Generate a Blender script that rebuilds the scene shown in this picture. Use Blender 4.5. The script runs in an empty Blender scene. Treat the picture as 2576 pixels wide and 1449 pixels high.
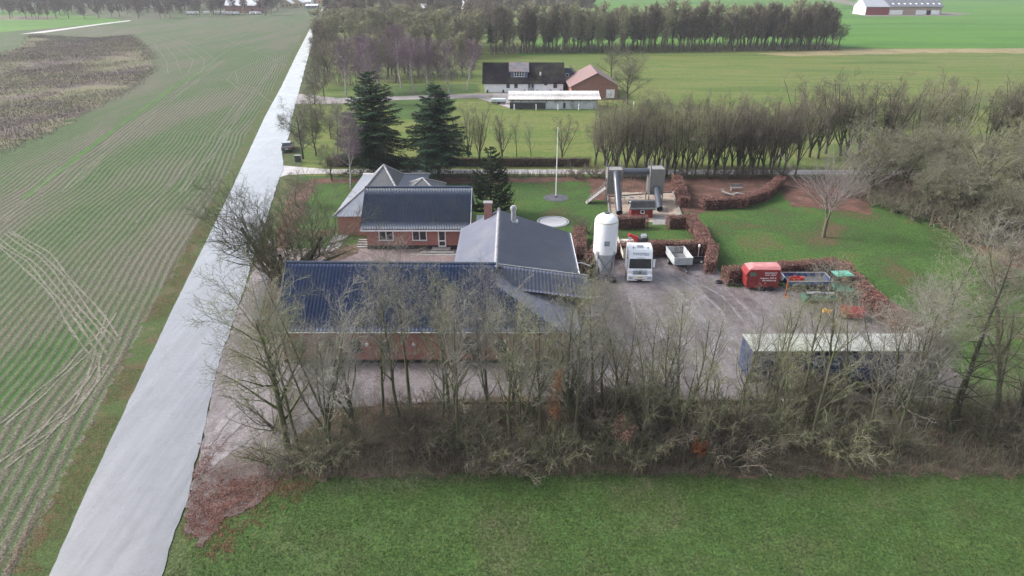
import bpy, math, random
import numpy as np
from mathutils import Vector, Matrix
R = math.radians
rng = random.Random(7)
nr = np.random.default_rng(11)
scene = bpy.context.scene
COL = scene.collection
# ---------------------------------------------------------------- survey helpers
# the photograph is measured on a 2575 x 1449 grid; G gives the place on the ground (or at height z)
PW, PH, FL, PITCH, CAMH = 2575., 1449., 1717., R(25.1), 28.5
def ray(x, y):
    a = (x-PW/2)/FL; b = -(y-PH/2)/FL
    return (a, math.cos(PITCH)+b*math.sin(PITCH), -math.sin(PITCH)+b*math.cos(PITCH))
def G(x, y, z=0.):
    d = ray(x, y); t = (z-CAMH)/d[2]
    return (d[0]*t, d[1]*t, z)
def V(x, y, Y):
    d = ray(x, y); t = Y/d[1]
    return (d[0]*t, Y, CAMH+d[2]*t)
# ---------------------------------------------------------------- materials
def nd(t, ty, ins=None, **pr):
    n = t.nodes.new(ty)
    for k, v in pr.items(): setattr(n, k, v)
    for k, v in (ins or {}).items():
        s = n.inputs[k]
        if isinstance(v, bpy.types.NodeSocket): t.links.new(v, s)
        else: s.default_value = v
    return n
def c4(c): return (c[0], c[1], c[2], 1.)
def newmat(name):
    m = bpy.data.materials.new(name); m.use_nodes = True
    t = m.node_tree; b = t.nodes['Principled BSDF']
    return m, t, b
def ramp(t, fac, stops):
    n = t.nodes.new('ShaderNodeValToRGB'); e = n.color_ramp.elements
    e[0].position, e[0].color = stops[0][0], c4(stops[0][1])
    e[1].position, e[1].color = stops[-1][0], c4(stops[-1][1])
    for p, c in stops[1:-1]:
        q = e.new(p); q.color = c4(c)
    t.links.new(fac, n.inputs[0]); return n.outputs[0]
def mixc(t, fac, a, b, mode='MIX'):
    n = t.nodes.new('ShaderNodeMix'); n.data_type = 'RGBA'; n.blend_type = mode
    for i, v in ((0, fac), (6, a), (7, b)):
        if isinstance(v, bpy.types.NodeSocket): t.links.new(v, n.inputs[i])
        else: n.inputs[i].default_value = v if i == 0 else c4(v)
    return n.outputs[2]
def noise(t, vec, scale, detail=3., rough=.55, dist=0.):
    return nd(t, 'ShaderNodeTexNoise', {'Vector': vec, 'Scale': scale, 'Detail': detail, 'Roughness': rough, 'Distortion': dist}).outputs[0]
def coords(t, world, sc=(1, 1, 1), rz=0., loc=(0, 0, 0)):
    v = nd(t, 'ShaderNodeNewGeometry').outputs['Position'] if world else nd(t, 'ShaderNodeTexCoord').outputs['Object']
    return nd(t, 'ShaderNodeMapping', {'Vector': v, 'Scale': sc, 'Rotation': (0, 0, rz), 'Location': loc}).outputs[0]
def bumpn(t, b, h, strength, dist):
    n = nd(t, 'ShaderNodeBump', {'Height': h, 'Strength': strength, 'Distance': dist})
    t.links.new(n.outputs[0], b.inputs['Normal'])
def solid(name, col, rough=.7, var=.12, scale=3., spec=.5, metal=0., bump=0., bscale=20., dirt=None, coat=0.):
    """painted or plain surface: colour with soft variation and some dirt"""
    m, t, b = newmat(name); v = coords(t, False)
    lo = tuple(c*(1-var) for c in col); hi = tuple(min(1, c*(1+var)) for c in col)
    c = ramp(t, noise(t, v, scale, 5.), [(.3, lo), (.7, hi)])
    if dirt:
        f = ramp(t, noise(t, v, scale*.5, 8., .7), [(.48, (0, 0, 0)), (.68, (1, 1, 1))])
        c = mixc(t, f, c, dirt)
    t.links.new(c, b.inputs['Base Color'])
    b.inputs['Roughness'].default_value = rough; b.inputs['Metallic'].default_value = metal
    b.inputs['Specular IOR Level'].default_value = spec; b.inputs['Coat Weight'].default_value = coat
    if bump: bumpn(t, b, noise(t, v, bscale, 3.), bump, .02)
    return m
def glass(name, col=(.02, .025, .03), rough=.08):
    m, t, b = newmat(name)
    b.inputs['Base Color'].default_value = c4(col); b.inputs['Roughness'].default_value = rough
    b.inputs['Specular IOR Level'].default_value = .8
    return m
def brick(name, a=(.37, .10, .075), b2=(.26, .065, .05), mortar=(.34, .28, .26)):
    m, t, b = newmat(name); v = coords(t, False)
    s = nd(t, 'ShaderNodeSeparateXYZ', {'Vector': v})
    u = nd(t, 'ShaderNodeMath', {0: s.outputs[0], 1: s.outputs[1]}, operation='ADD').outputs[0]
    w = nd(t, 'ShaderNodeCombineXYZ', {0: u, 1: s.outputs[2], 2: 0.}).outputs[0]
    br = nd(t, 'ShaderNodeTexBrick', {'Vector': w, 'Color1': c4(a), 'Color2': c4(b2), 'Mortar': c4(mortar), 'Scale': 1.,
        'Mortar Size': .012, 'Brick Width': .24, 'Row Height': .075, 'Mortar Smooth': .3})
    f = noise(t, v, 1.3, 6., .7)
    c = mixc(t, ramp(t, f, [(.35, (0, 0, 0)), (.75, (.55, .55, .55))]), br.outputs[0], (.36, .17, .14))
    t.links.new(c, b.inputs['Base Color']); b.inputs['Roughness'].default_value = .85
    bumpn(t, b, br.outputs[1], -.4, .01)
    return m
def ground(name, stops, s1=.08, s2=1.2, fine=9., fstops=None, rough=.95, bump=.5, bd=.05, sc=(1, 1, 1), rz=0., mixf=.5, spec=.2, det=6.):
    """stops: colours over broad patches (noise s1), multiplied by clump variation (s2) and fine grain"""
    m, t, b = newmat(name); v = coords(t, True, sc, rz)
    p = coords(t, True)
    n1 = noise(t, v, s1, det, .6, .6); n2 = noise(t, p, s2, 5., .65); n3 = noise(t, p, fine, 4., .7)
    f = nd(t, 'ShaderNodeMath', {0: n1, 1: nd(t, 'ShaderNodeMath', {0: n2, 1: .35}, operation='MULTIPLY').outputs[0]}, operation='ADD').outputs[0]
    f = nd(t, 'ShaderNodeMath', {0: f, 1: .175}, operation='SUBTRACT').outputs[0]
    c = ramp(t, f, stops)
    g = ramp(t, n3, fstops or [(.3, (.3, .3, .3)), (.48, (.95, .95, .95)), (.72, (1.9, 1.9, 1.8))])
    c = mixc(t, mixf*1.6 if mixf < .6 else 1., c, g, 'MULTIPLY')
    t.links.new(c, b.inputs['Base Color']); b.inputs['Roughness'].default_value = rough
    b.inputs['Specular IOR Level'].default_value = spec
    if bump: bumpn(t, b, n3, bump, bd)
    return m
MAT = {}
MAT['steel'] = solid('galvanised_steel', (.42, .44, .46), .45, .15, 4., metal=.6)
MAT['dark'] = solid('dark_metal', (.035, .037, .042), .5, .3, 5.)
MAT['black'] = solid('black_rubber', (.016, .016, .017), .75, .2, 8.)
MAT['white'] = solid('white_paint', (.78, .79, .8), .4, .04, 2., dirt=(.55, .55, .52))
MAT['whiteclean'] = solid('white_gloss', (.8, .82, .85), .25, .03, 2., coat=.3)
MAT['whitewall'] = solid('whitewashed_wall', (.84, .85, .87), .85, .06, 1.2, bump=.3)
MAT['brick'] = brick('red_brick')
MAT['brick2'] = brick('dull_red_brick', (.27, .09, .065), (.19, .06, .045), (.28, .22, .19))
MAT['glass'] = glass('dark_glass')
MAT['slate'] = solid('slate_roof', (.075, .08, .09), .55, .14, 1.5, bump=.4, bscale=9., dirt=(.1, .105, .1))
MAT['bluetile'] = solid('glazed_blue_tile', (.031, .052, .122), .45, .12, .7, spec=.4, dirt=(.05, .065, .1))
MAT['sheet'] = solid('blue_grey_sheet', (.036, .058, .1), .45, .14, .9, dirt=(.055, .065, .08))
MAT['greyroof'] = solid('grey_fibre_cement', (.105, .118, .165), .5, .1, .6, bump=.25, bscale=14., dirt=(.14, .145, .18))
MAT['wood'] = solid('weathered_wood', (.2, .195, .19), .85, .22, 6., bump=.4)
MAT['plinth'] = solid('tarred_plinth', (.015, .015, .017), .7, .2, 4.)
MAT['stone'] = solid('concrete_grey', (.24, .235, .23), .85, .2, 3., bump=.4, dirt=(.13, .12, .1))
MAT['redwood'] = solid('red_painted_boards', (.2, .018, .018), .6, .12, 4.)
MAT['redpaint'] = solid('faded_red_paint', (.21, .018, .018), .5, .14, 1.4, dirt=(.17, .04, .035))
MAT['brightred'] = solid('bright_red', (.42, .01, .012), .4, .1, 4.)
MAT['ridge'] = solid('ridge_tiles', (.3, .3, .31), .8, .2, 5., dirt=(.15, .15, .14))
# ---------------------------------------------------------------- object helpers
def tag(o, label=None, cat=None, group=None, kind=None):
    if label: o['label'] = label
    if cat: o['category'] = cat
    if group: o['group'] = group
    if kind: o['kind'] = kind
    return o
def thing(name, label, cat, loc=(0, 0, 0), rz=0., group=None):
    o = bpy.data.objects.new(name, None); COL.objects.link(o)
    o.location = loc; o.rotation_euler = (0, 0, rz); o.empty_display_size = .2
    return tag(o, label, cat, group)
def origin(o):
    v = Vector((0, 0, 0))
    while o is not None: v += o.location; o = o.parent
    return v
def npmesh(name, vs, fs, mat=None, smooth=False):
    """vs (n,3), fs (m,k) arrays -> mesh"""
    vs = np.asarray(vs, dtype=np.float32); fs = np.asarray(fs, dtype=np.int32)
    me = bpy.data.meshes.new(name); m, k = fs.shape
    me.vertices.add(len(vs)); me.vertices.foreach_set('co', vs.ravel())
    me.loops.add(m*k); me.loops.foreach_set('vertex_index', fs.ravel())
    me.polygons.add(m); me.polygons.foreach_set('loop_start', np.arange(0, m*k, k, dtype=np.int32))
    me.polygons.foreach_set('loop_total', np.full(m, k, dtype=np.int32))
    if smooth: me.polygons.foreach_set('use_smooth', np.ones(m, dtype=bool))
    me.update(calc_edges=True)
    if mat: me.materials.append(mat)
    return me
def link(name, me, parent=None, loc=None):
    o = bpy.data.objects.new(name, me); COL.objects.link(o); o.parent = parent
    if loc is not None: o.location = loc
    return o
class MB:
    def __init__(s): s.v = []; s.f = []; s.sm = []
    def add(s, vs, fs, sm=False):
        n = len(s.v); s.v += [tuple(v) for v in vs]; s.f += [tuple(i+n for i in f) for f in fs]; s.sm += [sm]*len(fs); return s
    def box(s, x, y, z, sx, sy, sz, rz=0., rx=0., ry=0.):
        """centre x,y ; bottom z when unrotated"""
        m = Matrix.Translation((x, y, z+sz/2)) @ Matrix.Rotation(rz, 4, 'Z') @ Matrix.Rotation(ry, 4, 'Y') @ Matrix.Rotation(rx, 4, 'X')
        vs = [m @ Vector((a*sx/2, b*sy/2, c*sz/2)) for a in (-1, 1) for b in (-1, 1) for c in (-1, 1)]
        return s.add(vs, [(0, 1, 3, 2), (4, 6, 7, 5), (0, 4, 5, 1), (2, 3, 7, 6), (0, 2, 6, 4), (1, 5, 7, 3)])
    def b2(s, x0, x1, y0, y1, z0, z1):
        return s.box((x0+x1)/2, (y0+y1)/2, z0, x1-x0, y1-y0, z1-z0)
    def slab(s, pts, th, d=(0, 0, -1)):
        """polygon given thickness along d"""
        n = len(pts); q = [tuple(p[i]+d[i]*th for i in range(3)) for p in pts]
        fs = [tuple(range(n)), tuple(reversed(range(n, 2*n)))]+[(i, i+n, (i+1) % n+n, (i+1) % n) for i in range(n)]
        return s.add(list(pts)+q, fs)
    def prism(s, prof, x0, x1, axis='x'):
        """profile [(u,z)] extruded along x (u=y) or y (u=x)"""
        n = len(prof)
        mk = (lambda e, u, z: (e, u, z)) if axis == 'x' else (lambda e, u, z: (u, e, z))
        vs = [mk(x0, *p) for p in prof]+[mk(x1, *p) for p in prof]
        return s.add(vs, [tuple(range(n)), tuple(reversed(range(n, 2*n)))]+[(i, i+n, (i+1) % n+n, (i+1) % n) for i in range(n)])
    def tube(s, pts, r, n=8, cap=True, sm=True):
        pts = [Vector(p) for p in pts]; k = len(pts); rr = r if isinstance(r, (list, tuple)) else [r]*k
        vs = []; ref = None
        for i, p in enumerate(pts):
            t = (pts[min(i+1, k-1)]-pts[max(i-1, 0)]).normalized()
            if ref is None: ref = t.orthogonal().normalized()
            u = (ref-t*ref.dot(t)).normalized(); ref = u; w = t.cross(u)
            vs += [p+(u*math.cos(6.28318*j/n)+w*math.sin(6.28318*j/n))*rr[i] for j in range(n)]
        fs = [(i*n+j, i*n+(j+1) % n, (i+1)*n+(j+1) % n, (i+1)*n+j) for i in range(k-1) for j in range(n)]
        s.add(vs, fs, sm)
        if cap: s.add(vs[:n], [tuple(reversed(range(n)))]); s.add(vs[-n:], [tuple(range(n))])
        return s
    def lathe(s, prof, x=0, y=0, n=32, sm=True):
        vs = [(x+r*math.cos(6.28318*j/n), y+r*math.sin(6.28318*j/n), z) for r, z in prof for j in range(n)]
        return s.add(vs, [(i*n+j, i*n+(j+1) % n, (i+1)*n+(j+1) % n, (i+1)*n+j) for i in range(len(prof)-1) for j in range(n)], sm)
    def build(s, name, mat, parent=None, world=False, bev=0., smooth=False):
        o0 = origin(parent) if world and parent else Vector((0, 0, 0))
        me = bpy.data.meshes.new(name); me.from_pydata([(a-o0.x, b-o0.y, c-o0.z) for a, b, c in s.v], [], s.f)
        me.polygons.foreach_set('use_smooth', [True]*len(s.f) if smooth else s.sm)
        me.materials.append(mat); me.update()
        o = link(name, me, parent)
        if bev:
            b = o.modifiers.new('bevel', 'BEVEL'); b.width = bev; b.segments = 2; b.limit_method = 'ANGLE'
        return o
def lettering(s, size, mat, parent, loc, rot, name='lettering', bold=.0, sx=1.):
    cu = bpy.data.curves.new(name, 'FONT'); cu.body = s; cu.size = size; cu.align_x = 'CENTER'; cu.align_y = 'CENTER'
    cu.offset = bold; cu.extrude = .002; cu.resolution_u = 3
    tmp = bpy.data.objects.new(name, cu); COL.objects.link(tmp)
    bpy.context.view_layer.update()
    me = bpy.data.meshes.new_from_object(tmp.evaluated_get(bpy.context.evaluated_depsgraph_get()))
    bpy.data.objects.remove(tmp); bpy.data.curves.remove(cu)
    me.materials.clear(); me.materials.append(mat)
    o = link(name, me, parent); o.location = loc; o.rotation_euler = rot; o.scale = (sx, 1, 1)
    return o
def roof_surface(a, b, c, d, nw, nrow, amp, step, keep=None, power=1., sub=6):
    """a,b eave left/right; c,d ridge right/left. Returns verts, faces of a real tiled / corrugated sheet"""
    a, b, c, d = [np.array(p, float) for p in (a, b, c, d)]
    nrm = np.cross(b-a, d-a); nrm /= np.linalg.norm(nrm)
    if nrm[2] < 0: nrm = -nrm
    U = np.linspace(0, 1, nw*sub+1); ph = (U*nw) % 1.
    wave = amp*(.5+.5*np.cos(ph*2*np.pi))**power
    rows = []; vals = []
    for r in range(nrow):
        rows += [r/nrow, (r+1)/nrow-1e-5]; vals += [step, 0.]
    rows = np.array(rows); vals = np.array(vals)
    uu, vv = np.meshgrid(U, rows)
    P = (a*(1-uu[..., None])*(1-vv[..., None])+b*uu[..., None]*(1-vv[..., None])+c*uu[..., None]*vv[..., None]+d*(1-uu[..., None])*vv[..., None])
    P = P+nrm*(wave[None, :, None]+vals[:, None, None])
    h, w = uu.shape; idx = np.arange(h*w).reshape(h, w)
    q = np.stack([idx[:-1, :-1], idx[:-1, 1:], idx[1:, 1:], idx[1:, :-1]], -1).reshape(-1, 4)
    Pf = P.reshape(-1, 3)
    if keep is not None:
        ce = Pf[q].mean(1); q = q[[bool(keep(x, y)) for x, y, z in ce]]
    return Pf, q
def roof_part(name, mat, parent, quads, **k):
    V_, F_ = [], []; n = 0; o0 = np.array(origin(parent))
    for (a, b, c, d, nw, nrow, amp, step) in quads:
        v, f = roof_surface(a, b, c, d, nw, nrow, amp, step, **k)
        V_.append(v-o0); F_.append(f+n); n += len(v)
    return link(name, npmesh(name, np.concatenate(V_), np.concatenate(F_), mat), parent)
def window(parent, x, y, z, w, h, frame, face='s', mull=1, bar=0, fw=.07, gl=None, world=True, name='window'):
    """framed window proud of a wall that faces south (-y) at y"""
    m = MB(); d = .06
    m.b2(x-w/2, x+w/2, y-d, y, z, z+fw); m.b2(x-w/2, x+w/2, y-d, y, z+h-fw, z+h)
    m.b2(x-w/2, x-w/2+fw, y-d, y, z+fw, z+h-fw); m.b2(x+w/2-fw, x+w/2, y-d, y, z+fw, z+h-fw)
    for i in range(mull):
        xx = x-w/2+w*(i+1)/(mull+1); m.b2(xx-fw/2, xx+fw/2, y-d+.004, y, z+fw, z+h-fw)
    for i in range(bar):
        zz = z+h*(i+1)/(bar+1); m.b2(x-w/2+fw, x+w/2-fw, y-d+.012, y, zz-.02, zz+.02)
    f = m.build(name, frame, parent, world)
    MB().b2(x-w/2+fw, x+w/2-fw, y-.025, y-.002, z+fw, z+h-fw).build('pane', gl or MAT['glass'], f, world)
    return f
def jitter_poly(pts, step, jit, seed=0):
    r = random.Random(seed+len(pts)); out = []
    for i, p in enumerate(pts):
        q = pts[(i+1) % len(pts)]; L = math.dist(p[:2], q[:2]); n = max(1, min(400, int(L/step)))
        for k in range(n):
            t = k/n; j = jit if k else 0.
            out.append((p[0]+(q[0]-p[0])*t+r.uniform(-j, j), p[1]+(q[1]-p[1])*t+r.uniform(-j, j)))
    return out
def patch(name, pts, z, mat, step=1., jit=.0, kind='structure', seed=0):
    pts = [tuple(p[:2]) for p in pts]
    if jit: pts = jitter_poly(pts, step, jit, seed)
    me = bpy.data.meshes.new(name); me.from_pydata([(x, y, z) for x, y in pts], [], [tuple(range(len(pts)))])
    me.materials.append(mat); me.update()
    if me.polygons[0].normal.z < 0: me.flip_normals()
    return tag(link(name, me), kind=kind)
def GP(*ps): return [G(*p) for p in ps]
HAZE, SKY, SUN, EXPO = .00022, .125, 1.5, 1.38
# ================================================================ ground
def in_poly(X, Y, poly):
    c = np.zeros(len(X), bool); n = len(poly)
    for i in range(n):
        x1, y1 = poly[i][:2]; x2, y2 = poly[(i+1) % n][:2]
        m = ((y1 > Y) != (y2 > Y)) & (X < (x2-x1)*(Y-y1)/(y2-y1+1e-12)+x1)
        c ^= m
    return c
def sample_poly(poly, n):
    xs = [p[0] for p in poly]; ys = [p[1] for p in poly]; out = np.zeros((0, 2))
    while len(out) < n:
        X = nr.uniform(min(xs), max(xs), n*2); Y = nr.uniform(min(ys), max(ys), n*2)
        k = in_poly(X, Y, poly); out = np.concatenate([out, np.stack([X[k], Y[k]], 1)])
    return out[:n]
def vnoise(X, Y, s, seed=0):
    """smooth value noise 0..1 on numpy arrays"""
    r = np.random.default_rng(seed); T = r.random((64, 64))
    x = X/s; y = Y/s; xi = np.floor(x).astype(int); yi = np.floor(y).astype(int)
    fx = x-xi; fy = y-yi; fx = fx*fx*(3-2*fx); fy = fy*fy*(3-2*fy)
    g = lambda a, b: T[a % 64, b % 64]
    return (g(xi, yi)*(1-fx)+g(xi+1, yi)*fx)*(1-fy)+(g(xi, yi+1)*(1-fx)+g(xi+1, yi+1)*fx)*fy
def cards_mesh(name, P, size, mat, tilt=.5, asp=.7, parent=None):
    """flat leaves lying or standing at P"""
    n = len(P); a = nr.uniform(0, 6.283, n); size = np.broadcast_to(size, (n,))
    u = np.stack([np.cos(a), np.sin(a), nr.normal(0, tilt, n)], 1); u /= np.linalg.norm(u, axis=1)[:, None]
    w = np.stack([-np.sin(a), np.cos(a), nr.normal(0, tilt, n)], 1); w /= np.linalg.norm(w, axis=1)[:, None]
    u = u*size[:, None]/2; w = w*size[:, None]/2*asp
    vs = np.stack([P-u, P-w*.9, P+u, P+w*.9], 1).reshape(-1, 3)
    return link(name, npmesh(name, vs, np.arange(4*n).reshape(-1, 4), mat), parent)
def blades_mesh(name, XY, z, h, w, mat, lean=.5, segs=2, parent=None, ldir=None):
    """grass or weed blades: bent tapering strips"""
    n = len(XY); a = nr.uniform(0, 6.283, n) if ldir is None else nr.normal(ldir, .9, n)
    h = np.broadcast_to(h, (n,))*nr.uniform(.6, 1.3, n); w = np.broadcast_to(w, (n,))
    b = nr.uniform(0, 6.283, n); side = np.stack([np.cos(b), np.sin(b), 0*b], 1)*w[:, None]/2
    ln = np.abs(nr.normal(0, lean, n))
    base = np.concatenate([XY, np.full((n, 1), z)], 1); rows = []
    for i in range(segs+1):
        t = i/segs; cx = ln*t*t
        q = base+np.stack([np.cos(a)*cx*h, np.sin(a)*cx*h, h*t*(1-.35*np.minimum(ln, 1.2)*t)], 1)
        k = (1-t*.85); rows += [q-side*k, q+side*k]
    vs = np.stack(rows, 1).reshape(-1, 3); m = 2*(segs+1)
    fs = np.concatenate([np.arange(n)[:, None]*m+np.array([2*i, 2*i+1, 2*i+3, 2*i+2]) for i in range(segs)])
    return link(name, npmesh(name, vs, fs, mat), parent)

m_meadow = ground('meadow_grass', [(.3, (.05, .088, .018)), (.42, (.075, .112, .024)), (.5, (.125, .135, .04)), (.56, (.07, .115, .022)), (.64, (.09, .12, .03)), (.72, (.22, .18, .085)), (.8, (.08, .12, .03))], .05, .9, 5., sc=(.3, 1.9, 1), det=8.)
m_crop = ground('winter_crop', [(.3, (.032, .095, .014)), (.5, (.058, .145, .018)), (.75, (.085, .17, .028))], .02, .3, 3., sc=(.3, 1.3, 1), mixf=.3)
m_near = ground('near_crop_grass', [(.22, (.11, .1, .06)), (.34, (.065, .085, .034)), (.48, (.05, .085, .024)), (.58, (.044, .085, .022)), (.72, (.062, .1, .028)), (.84, (.1, .1, .05))], .2, 2.6, 6., bump=.9, bd=.15, det=9.)
m_lawn = ground('lawn_grass', [(.32, (.085, .06, .035)), (.39, (.06, .068, .024)), (.46, (.04, .075, .02)), (.54, (.045, .096, .02)), (.62, (.062, .09, .024)), (.7, (.085, .07, .035))], .11, 1.4, 4.5, det=8., bump=.8, bd=.12)
m_litter = ground('beech_leaf_litter', [(.28, (.05, .055, .028)), (.42, (.075, .042, .032)), (.55, (.11, .058, .045)), (.7, (.15, .09, .07)), (.8, (.07, .07, .03))], .5, 2.5, 13., bd=.05)
m_dirt = ground('leafy_dark_soil', [(.3, (.045, .032, .024)), (.45, (.085, .058, .045)), (.58, (.13, .09, .068)), (.72, (.07, .085, .035))], .6, 3., 12., bd=.06)
m_verge = ground('grass_verge', [(.3, (.085, .06, .038)), (.4, (.075, .075, .032)), (.5, (.045, .075, .022)), (.6, (.065, .08, .03)), (.72, (.11, .09, .06))], .35, 2.2, 12.)
m_yard = ground('wet_gravel', [(.3, (.06, .048, .048)), (.42, (.115, .098, .1)), (.52, (.17, .152, .16)), (.62, (.12, .1, .102)), (.74, (.08, .058, .055))], .3, 1.3, 9., rough=.55, spec=.5, bump=.5, bd=.05, sc=(1., .22, 1), rz=-.35, det=7.)
m_court = ground('courtyard_gravel', [(.3, (.12, .085, .082)), (.55, (.18, .14, .142)), (.8, (.13, .095, .092))], .3, 2., 10., rough=.7, spec=.4)
m_scrub = ground('dead_weeds_ground', [(.32, (.08, .064, .056)), (.43, (.105, .088, .075)), (.5, (.14, .128, .075)), (.57, (.09, .1, .045)), (.7, (.105, .088, .075))], .05, .3, 3.5, sc=(1, 1, 1), rz=.5)
m_sand = ground('playground_sand', [(.3, (.2, .17, .14)), (.5, (.33, .28, .23)), (.7, (.16, .075, .05))], .45, 2.5, 13.)
m_pale = ground('pale_wheel_track', [(.3, (.10, .105, .07)), (.5, (.155, .145, .12)), (.7, (.11, .12, .08))], .25, .8, 5., bump=.1)
m_stubrow = ground('straw_tan', [(.3, (.1, .085, .062)), (.6, (.17, .148, .115)), (.8, (.26, .23, .19))], .5, 3., 9.)
# road: wet light asphalt
def road_mat():
    m, t, b = newmat('wet_asphalt'); p = coords(t, True); v = coords(t, True, (1, .06, 1), -.233)
    n1 = noise(t, v, 1.1, 5., .65); n2 = noise(t, p, 14., 3., .6); n3 = noise(t, p, .25, 4.)
    c = ramp(t, n1, [(.34, (.08, .084, .093)), (.5, (.108, .113, .125)), (.64, (.135, .14, .152))])
    c = mixc(t, .4, c, ramp(t, n2, [(.3, (.5, .5, .5)), (.7, (1.5, 1.5, 1.5))]), 'MULTIPLY')
    n4 = noise(t, p, .55, 8., .75, .8); c = mixc(t, .5, c, ramp(t, n4, [(.35, (.6, .6, .6)), (.5, (1, 1, 1)), (.7, (1.15, 1.15, 1.15))]), 'MULTIPLY')
    cr = nd(t, 'ShaderNodeTexVoronoi', {'Vector': nd(t, 'ShaderNodeVectorMath', {0: p, 1: nd(t, 'ShaderNodeTexNoise', {'Vector': p, 'Scale': .6, 'Detail': 4.}).outputs[1]}, operation='ADD').outputs[0], 'Scale': .22}, feature='DISTANCE_TO_EDGE').outputs[0]
    c = mixc(t, ramp(t, cr, [(.0, (.3, .3, .3)), (.005, (0, 0, 0))]), c, (.05, .05, .055))
    t.links.new(c, b.inputs['Base Color'])
    r_ = ramp(t, n3, [(.35, (.16, .16, .16)), (.65, (.34, .34, .34))]); t.links.new(r_, b.inputs['Roughness'])
    b.inputs['Specular IOR Level'].default_value = 1.; b.inputs['Coat Weight'].default_value = 1.; b.inputs['Coat Roughness'].default_value = .12; b.inputs['Coat IOR'].default_value = 1.6
    bumpn(t, b, n2, .25, .01); return m
m_road = road_mat()
# maize stubble: rows follow the road; across / along coordinates from the rotated position
ROWA = math.atan2(.2345, 1.)      # the road leans this much to the left of +y
def stub_mat():
    m, t, b = newmat('maize_stubble_rows'); p = coords(t, True)
    v = coords(t, True, (1, 1, 1), -ROWA)
    s = nd(t, 'ShaderNodeSeparateXYZ', {'Vector': v})
    lo = noise(t, coords(t, True, (.35, 1, 1), -ROWA), .022, 2., .5)
    w1 = nd(t, 'ShaderNodeMath', {0: lo, 1: 6.}, operation='MULTIPLY').outputs[0]
    x = nd(t, 'ShaderNodeMath', {0: s.outputs[0], 1: w1}, operation='ADD').outputs[0]
    x = nd(t, 'ShaderNodeMath', {0: x, 1: nd(t, 'ShaderNodeMath', {0: noise(t, p, 2.5, 3.), 1: .35}, operation='MULTIPLY').outputs[0]}, operation='ADD').outputs[0]
    def stripes(per, ph=0.):
        q = nd(t, 'ShaderNodeMath', {0: x, 1: 6.28318/per}, operation='MULTIPLY').outputs[0]
        q = nd(t, 'ShaderNodeMath', {0: q, 1: ph}, operation='ADD').outputs[0]
        return nd(t, 'ShaderNodeMath', {0: nd(t, 'ShaderNodeMath', {0: q}, operation='SINE').outputs[0], 1: .5, 2: .5}, operation='MULTIPLY_ADD').outputs[0]
    row = stripes(.78); trk = stripes(12.3, 1.1)
    vb = coords(t, True, (1, .22, 1), -ROWA)
    big = noise(t, vb, .07, 6., .62, .5); mid = noise(t, p, .7, 6., .7); fine = noise(t, p, 7., 5., .75)
    green = ramp(t, mid, [(.3, (.036, .06, .022)), (.5, (.034, .086, .018)), (.7, (.055, .105, .026))])
    soil = ramp(t, fine, [(.3, (.05, .038, .032)), (.5, (.11, .09, .075)), (.72, (.25, .225, .2))])
    rr = ramp(t, nd(t, 'ShaderNodeMath', {0: row, 1: nd(t, 'ShaderNodeMath', {0: mid, 1: .5}, operation='SUBTRACT').outputs[0]}, operation='ADD').outputs[0], [(.2, (0, 0, 0)), (.62, (1, 1, 1))])
    bg = ramp(t, big, [(.42, (.0, .0, .0)), (.52, (.6, .6, .6)), (.62, (1.2, 1.2, 1.2))])
    f = nd(t, 'ShaderNodeMath', {0: nd(t, 'ShaderNodeMath', {0: rr, 1: .42}, operation='MULTIPLY').outputs[0], 1: nd(t, 'ShaderNodeMath', {0: bg, 1: .4}, operation='MULTIPLY').outputs[0]}, operation='ADD').outputs[0]
    c = mixc(t, f, green, soil)
    tk = ramp(t, trk, [(.988, (0, 0, 0)), (.998, (.5, .5, .5))])
    c = c
    c = mixc(t, .45, c, ramp(t, fine, [(.3, (.5, .5, .5)), (.7, (1.45, 1.45, 1.4))]), 'MULTIPLY')
    t.links.new(c, b.inputs['Base Color']); b.inputs['Roughness'].default_value = .95; b.inputs['Specular IOR Level'].default_value = .2
    h = nd(t, 'ShaderNodeMath', {0: row, 1: fine}, operation='ADD').outputs[0]
    bumpn(t, b, h, .6, .12); return m
m_stub = stub_mat()

patch('ground', [(-1500, -150), (1500, -150), (1500, 3200), (-1500, 3200)], 0, m_meadow)
# left edge and right edge of the road
RL = GP((126, 1449), (208, 1260), (290, 1086), (398, 858), (429, 791), (537, 571), (592, 457), (644, 343), (667, 293), (707, 220), (745, 140), (780, 72), (808.6, 25))
RRt = GP((408, 1449), (440, 1350), (471, 1260), (514, 1087), (530, 1001), (543, 940), (566, 870), (610, 740), (640, 640), (674, 542), (699, 460), (713, 425), (712, 385), (728, 340), (733, 300), (757, 213), (777, 135), (800, 70), (816.5, 25))
def ext(a, b, k): return (a[0]+(a[0]-b[0])*k, a[1]+(a[1]-b[1])*k)
ROADL = [ext(RL[0], RL[1], 3.)]+[p[:2] for p in RL]+[(-235, 930)]
ROADR = [ext(RRt[0], RRt[1], 6.)]+[p[:2] for p in RRt]+[(-229, 930)]
def shift(line, dx): return [(x+dx, y) for x, y in line]
patch('stubble_field', shift(ROADL, -.8)+[(-600, 930), (-600, -60)], .02, m_stub)
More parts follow.
